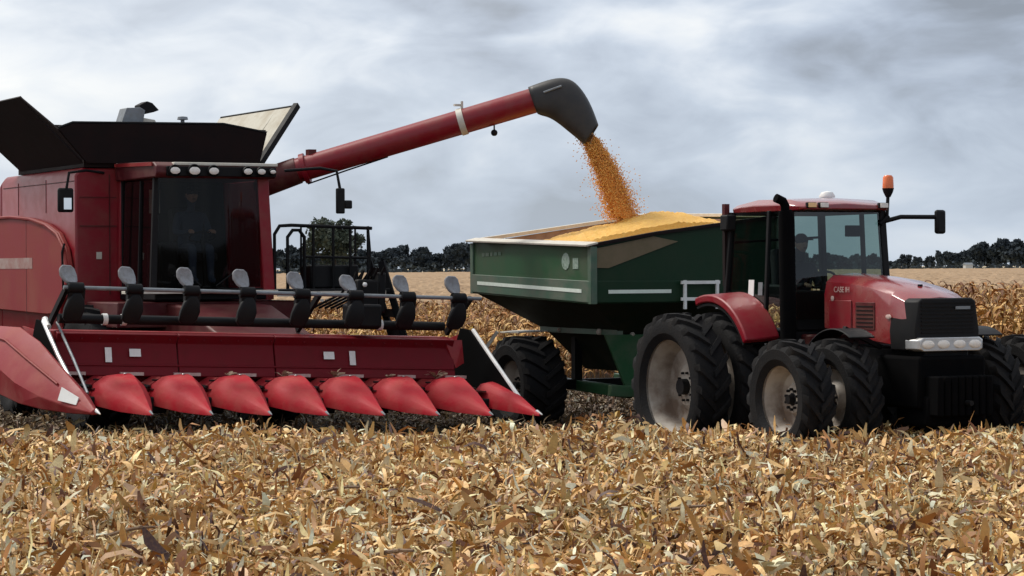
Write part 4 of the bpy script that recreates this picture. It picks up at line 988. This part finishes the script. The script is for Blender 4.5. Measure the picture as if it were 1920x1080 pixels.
# beacon
bp = part('beacon_post', M().path([(1.5, .70, 2.82), (1.5, .72, 3.15)], .022, 8).path([(1.5, .60, 2.76), (1.5, .72, 2.86)], .03, 8), BLACKM, trac)
part('beacon', M().lathe([(.001, .17), (.045, .165), (.065, .14), (.07, .04), (.07, 0), (.001, 0)], 16, (1.5, .72, 3.20), 'z'), ORANGE, bp)
part('beacon_base', M().lathe([(.001, .05), (.075, .05), (.06, 0), (.03, -.06), (.001, -.06)], 16, (1.5, .72, 3.155), 'z'), BLACKM, bp)
# mirrors
ma = part('mirror_arm', M().path([(1.5, .68, 2.80), (1.58, .85, 2.85), (1.6, 1.36, 2.85)], .028, 8), BLACKM, trac)
part('mirror', M().rbox((1.6, 1.42, 2.79), (.07, .16, .30), (0, 0, .2)), BLACK, ma, .03)
# fenders over the inner rear wheels
def fender(s, y0, y1, cx_, cz_, rr, a0, a1, th, material, flat=0.):
    m = M(); rings = []
    for t_ in np.linspace(R(a0), R(a1), 14):
        c_, n_ = math.cos(t_), math.sin(t_)
        rings.append([(cx_ + (rr + k) * c_, s * y, cz_ + (rr + k) * n_ - (flat if y == y1 else 0)) for y, k in ((y0, 0), (y1, 0), (y1, th), (y0, th))])
    return m.loft(rings)
for s in (-1, 1):
    part('rear_fender', fender(s, .72, 1.20, .36, .84, .99, 30, 108, .10, RED, .03), RED, trac, .02)
    part('fender_lining', fender(s, .72, 1.18, .36, .84, .95, 30, 108, .03, BLACK, .03), BLACK, trac)
    part('front_fender', fender(s, .72, 1.06, 3.0, .74, .77, 62, 142, .02, CREAM), BLACK, trac, .008)
    part('fender_bracket', M().bar((3.0, s * .4, 1.30), (3.0, s * .9, 1.53), .06, .05), BLACKM, trac)
# steps and tank below the cab door
stp = part('fuel_tank', M().box(.95, 2.0, -.70, -.36, .70, 1.30), BLACK, trac, .06)
for k in range(3): part('step', M().box(1.35, 1.75, -.98 + .05 * k, -.72, .62 + .27 * k, .655 + .27 * k), GREY, stp)
part('handrail', M().path([(1.60, -.74, 1.1), (1.66, -.86, 1.5), (1.62, -.80, 2.0)], .016, 6), BLACKM, trac)
part('cab_skirt', M().box(.95, 1.86, -.52, .52, 1.16, 1.42), DKRED, trac, .03)
part('hitch', M().box(-.9, -.3, -.12, .12, .42, .52).box(-.6, -.2, -.35, .35, .6, .95), BLACKM, trac, .01)

# ------------------------------------------------------------------ drivers
def tw(x, y, z): return (TX + x * math.sin(AT) + y * math.cos(AT), TY_ - x * math.cos(AT) + y * math.sin(AT), z)
seated_person('person', 'driver in dark clothes and cap seated behind the tractor windscreen', tw(.60, -.03, 1.70), AT - R(90), SHIRT)
seated_person('person', 'driver in dark clothes seated behind the combine windscreen', tuple(cw(-.72, -.05, 2.46)), AC - R(90), JEANS)

# ------------------------------------------------------------------ single pieces lying in the residue
def broken_stalk(x, y, L_, az, el):
    m = M(); dx, dy = math.cos(az), math.sin(az)
    pts = [(0, 0, 0), (dx * L_ * .35, dy * L_ * .35, L_ * .35 * math.sin(el)), (dx * L_ * .7, dy * L_ * .7, L_ * .7 * math.sin(el) - .02), (dx * L_, dy * L_, L_ * math.sin(el) - .05)]
    m.path(pts, [.015, .014, .013, .010], 6)
    for p in pts[1:3]: m.ball(p, .019, 6, 4)
    return m
STK = mat('dry_stalk', (.13, .075, .045), .7, 0, .7, (.30, .20, .11), 25)
STK2 = mat('pale_stalk', (.50, .40, .26), .7, 0, .6, (.30, .2, .12), 25)
HSK2 = mat('dull_husk', (.42, .30, .20), .7, 0, .5, (.25, .15, .09), 25)
HSK = mat('pale_husk', (.70, .64, .42), .7, 0, .5, (.50, .40, .22), 25)
def gp(px_, py_, z):
    dv = fwd + rt * ((px_ - 960) / 4500) - up * ((py_ - 540) / 4500); k = (z - 2.25) / dv.z
    return (dv.x * k, dv.y * k)
stalk_px = [(1225, 960, .5, -.7, 'dark broken corn stalk slanting in the residue below the tractor'), (600, 920, .4, -.5, 'dark broken corn stalk in the residue below the corn head'), (690, 1040, .45, -.8, 'dark broken stalk near the bottom edge, left of centre'),
            (1850, 790, .55, 2.5, 'pale broken corn stalk leaning in front of the tractor'), (1730, 940, .4, 1.3, 'dark stalk piece in the residue at lower right'), (200, 1000, .35, .3, 'short dark stalk in the residue at lower left')]
for i, (px_, py_, L_, az, lab) in enumerate(stalk_px):
    x, y = gp(px_, py_, .36); o = part('broken_corn_stalk', broken_stalk(x, y, L_, az, .3), STK2 if 'pale' in lab else STK); o.location = (x, y, .34)
    tag(o, lab, 'corn stalk', 'broken corn stalks lying in the residue')
def husk(seed):
    r = random.Random(seed); m = M()
    for k in range(7):
        a = r.uniform(0, 6.28); l_ = r.uniform(.07, .15); w_ = r.uniform(.025, .045); e_ = r.uniform(.1, 1.0)
        d_ = Vector((math.cos(a) * math.cos(e_), math.sin(a) * math.cos(e_), math.sin(e_))); n_ = Vector((-math.sin(a), math.cos(a), 0)) * w_
        b = d_ * l_; c_ = d_ * l_ * .55 + Vector((0, 0, .02))
        m.add([-n_ * .3, n_ * .3, c_ + n_, b, c_ - n_], [(0, 1, 2, 3, 4)])
    m.path([(0, 0, 0), (.05, .02, .03), (.12, .05, .04)], [.018, .024, .008], 6)
    return m
husk_px = [(278, 1025, 'below the left end of the corn head, near the bottom edge'), (330, 912, 'left of the middle, below the snouts'), (540, 875, 'under the fourth and fifth snouts'), (1005, 965, 'below the gap between combine and tractor'),
           (660, 965, 'in the middle of the residue, below the snouts'), (1540, 955, 'below the front wheels of the tractor'), (1440, 1065, 'at the bottom edge below the tractor cab'), (1890, 1070, 'in the lower right corner'), (1620, 975, 'below the tractor hood'),
           (120, 905, 'below the left end divider'), (940, 795, 'beside the right end divider tip'), (140, 790, 'just under the left end divider label'), (1130, 945, 'below the grain cart frame'), (1790, 985, 'at right below the tractor front')]
for i, (px_, py_, lab) in enumerate(husk_px):
    x, y = gp(px_, py_, .36); o = part('corn_husk', husk(i), HSK); o.location = (x, y, .33)
    s = 1.25 if i in (0, 2, 3, 6, 7, 10) else 1.0; o.scale = (s, s, s)
    tag(o, 'pale opened corn husk ' + lab, 'corn husk', 'pale corn husks lying in the residue')

for i, (dy, sc_) in enumerate([(.0, 1), (.73, 1.1), (1.5, .8), (2.2, 1.3), (-.74, .8)]):
    o = part('corn_husk', husk(40 + i), HSK2)
    loc = Matrix.Translation(head.location) @ head.rotation_euler.to_matrix().to_4x4() @ Vector((2.5, -.02 + dy, .86))
    o.location = loc; o.scale = (sc_, sc_, sc_)
    tag(o, 'dull curled husk caught on the corn header behind its %s snout from the left' % ('fourth', 'fifth', 'sixth', 'seventh', 'third')[i], 'corn husk', 'husks caught on the corn header')
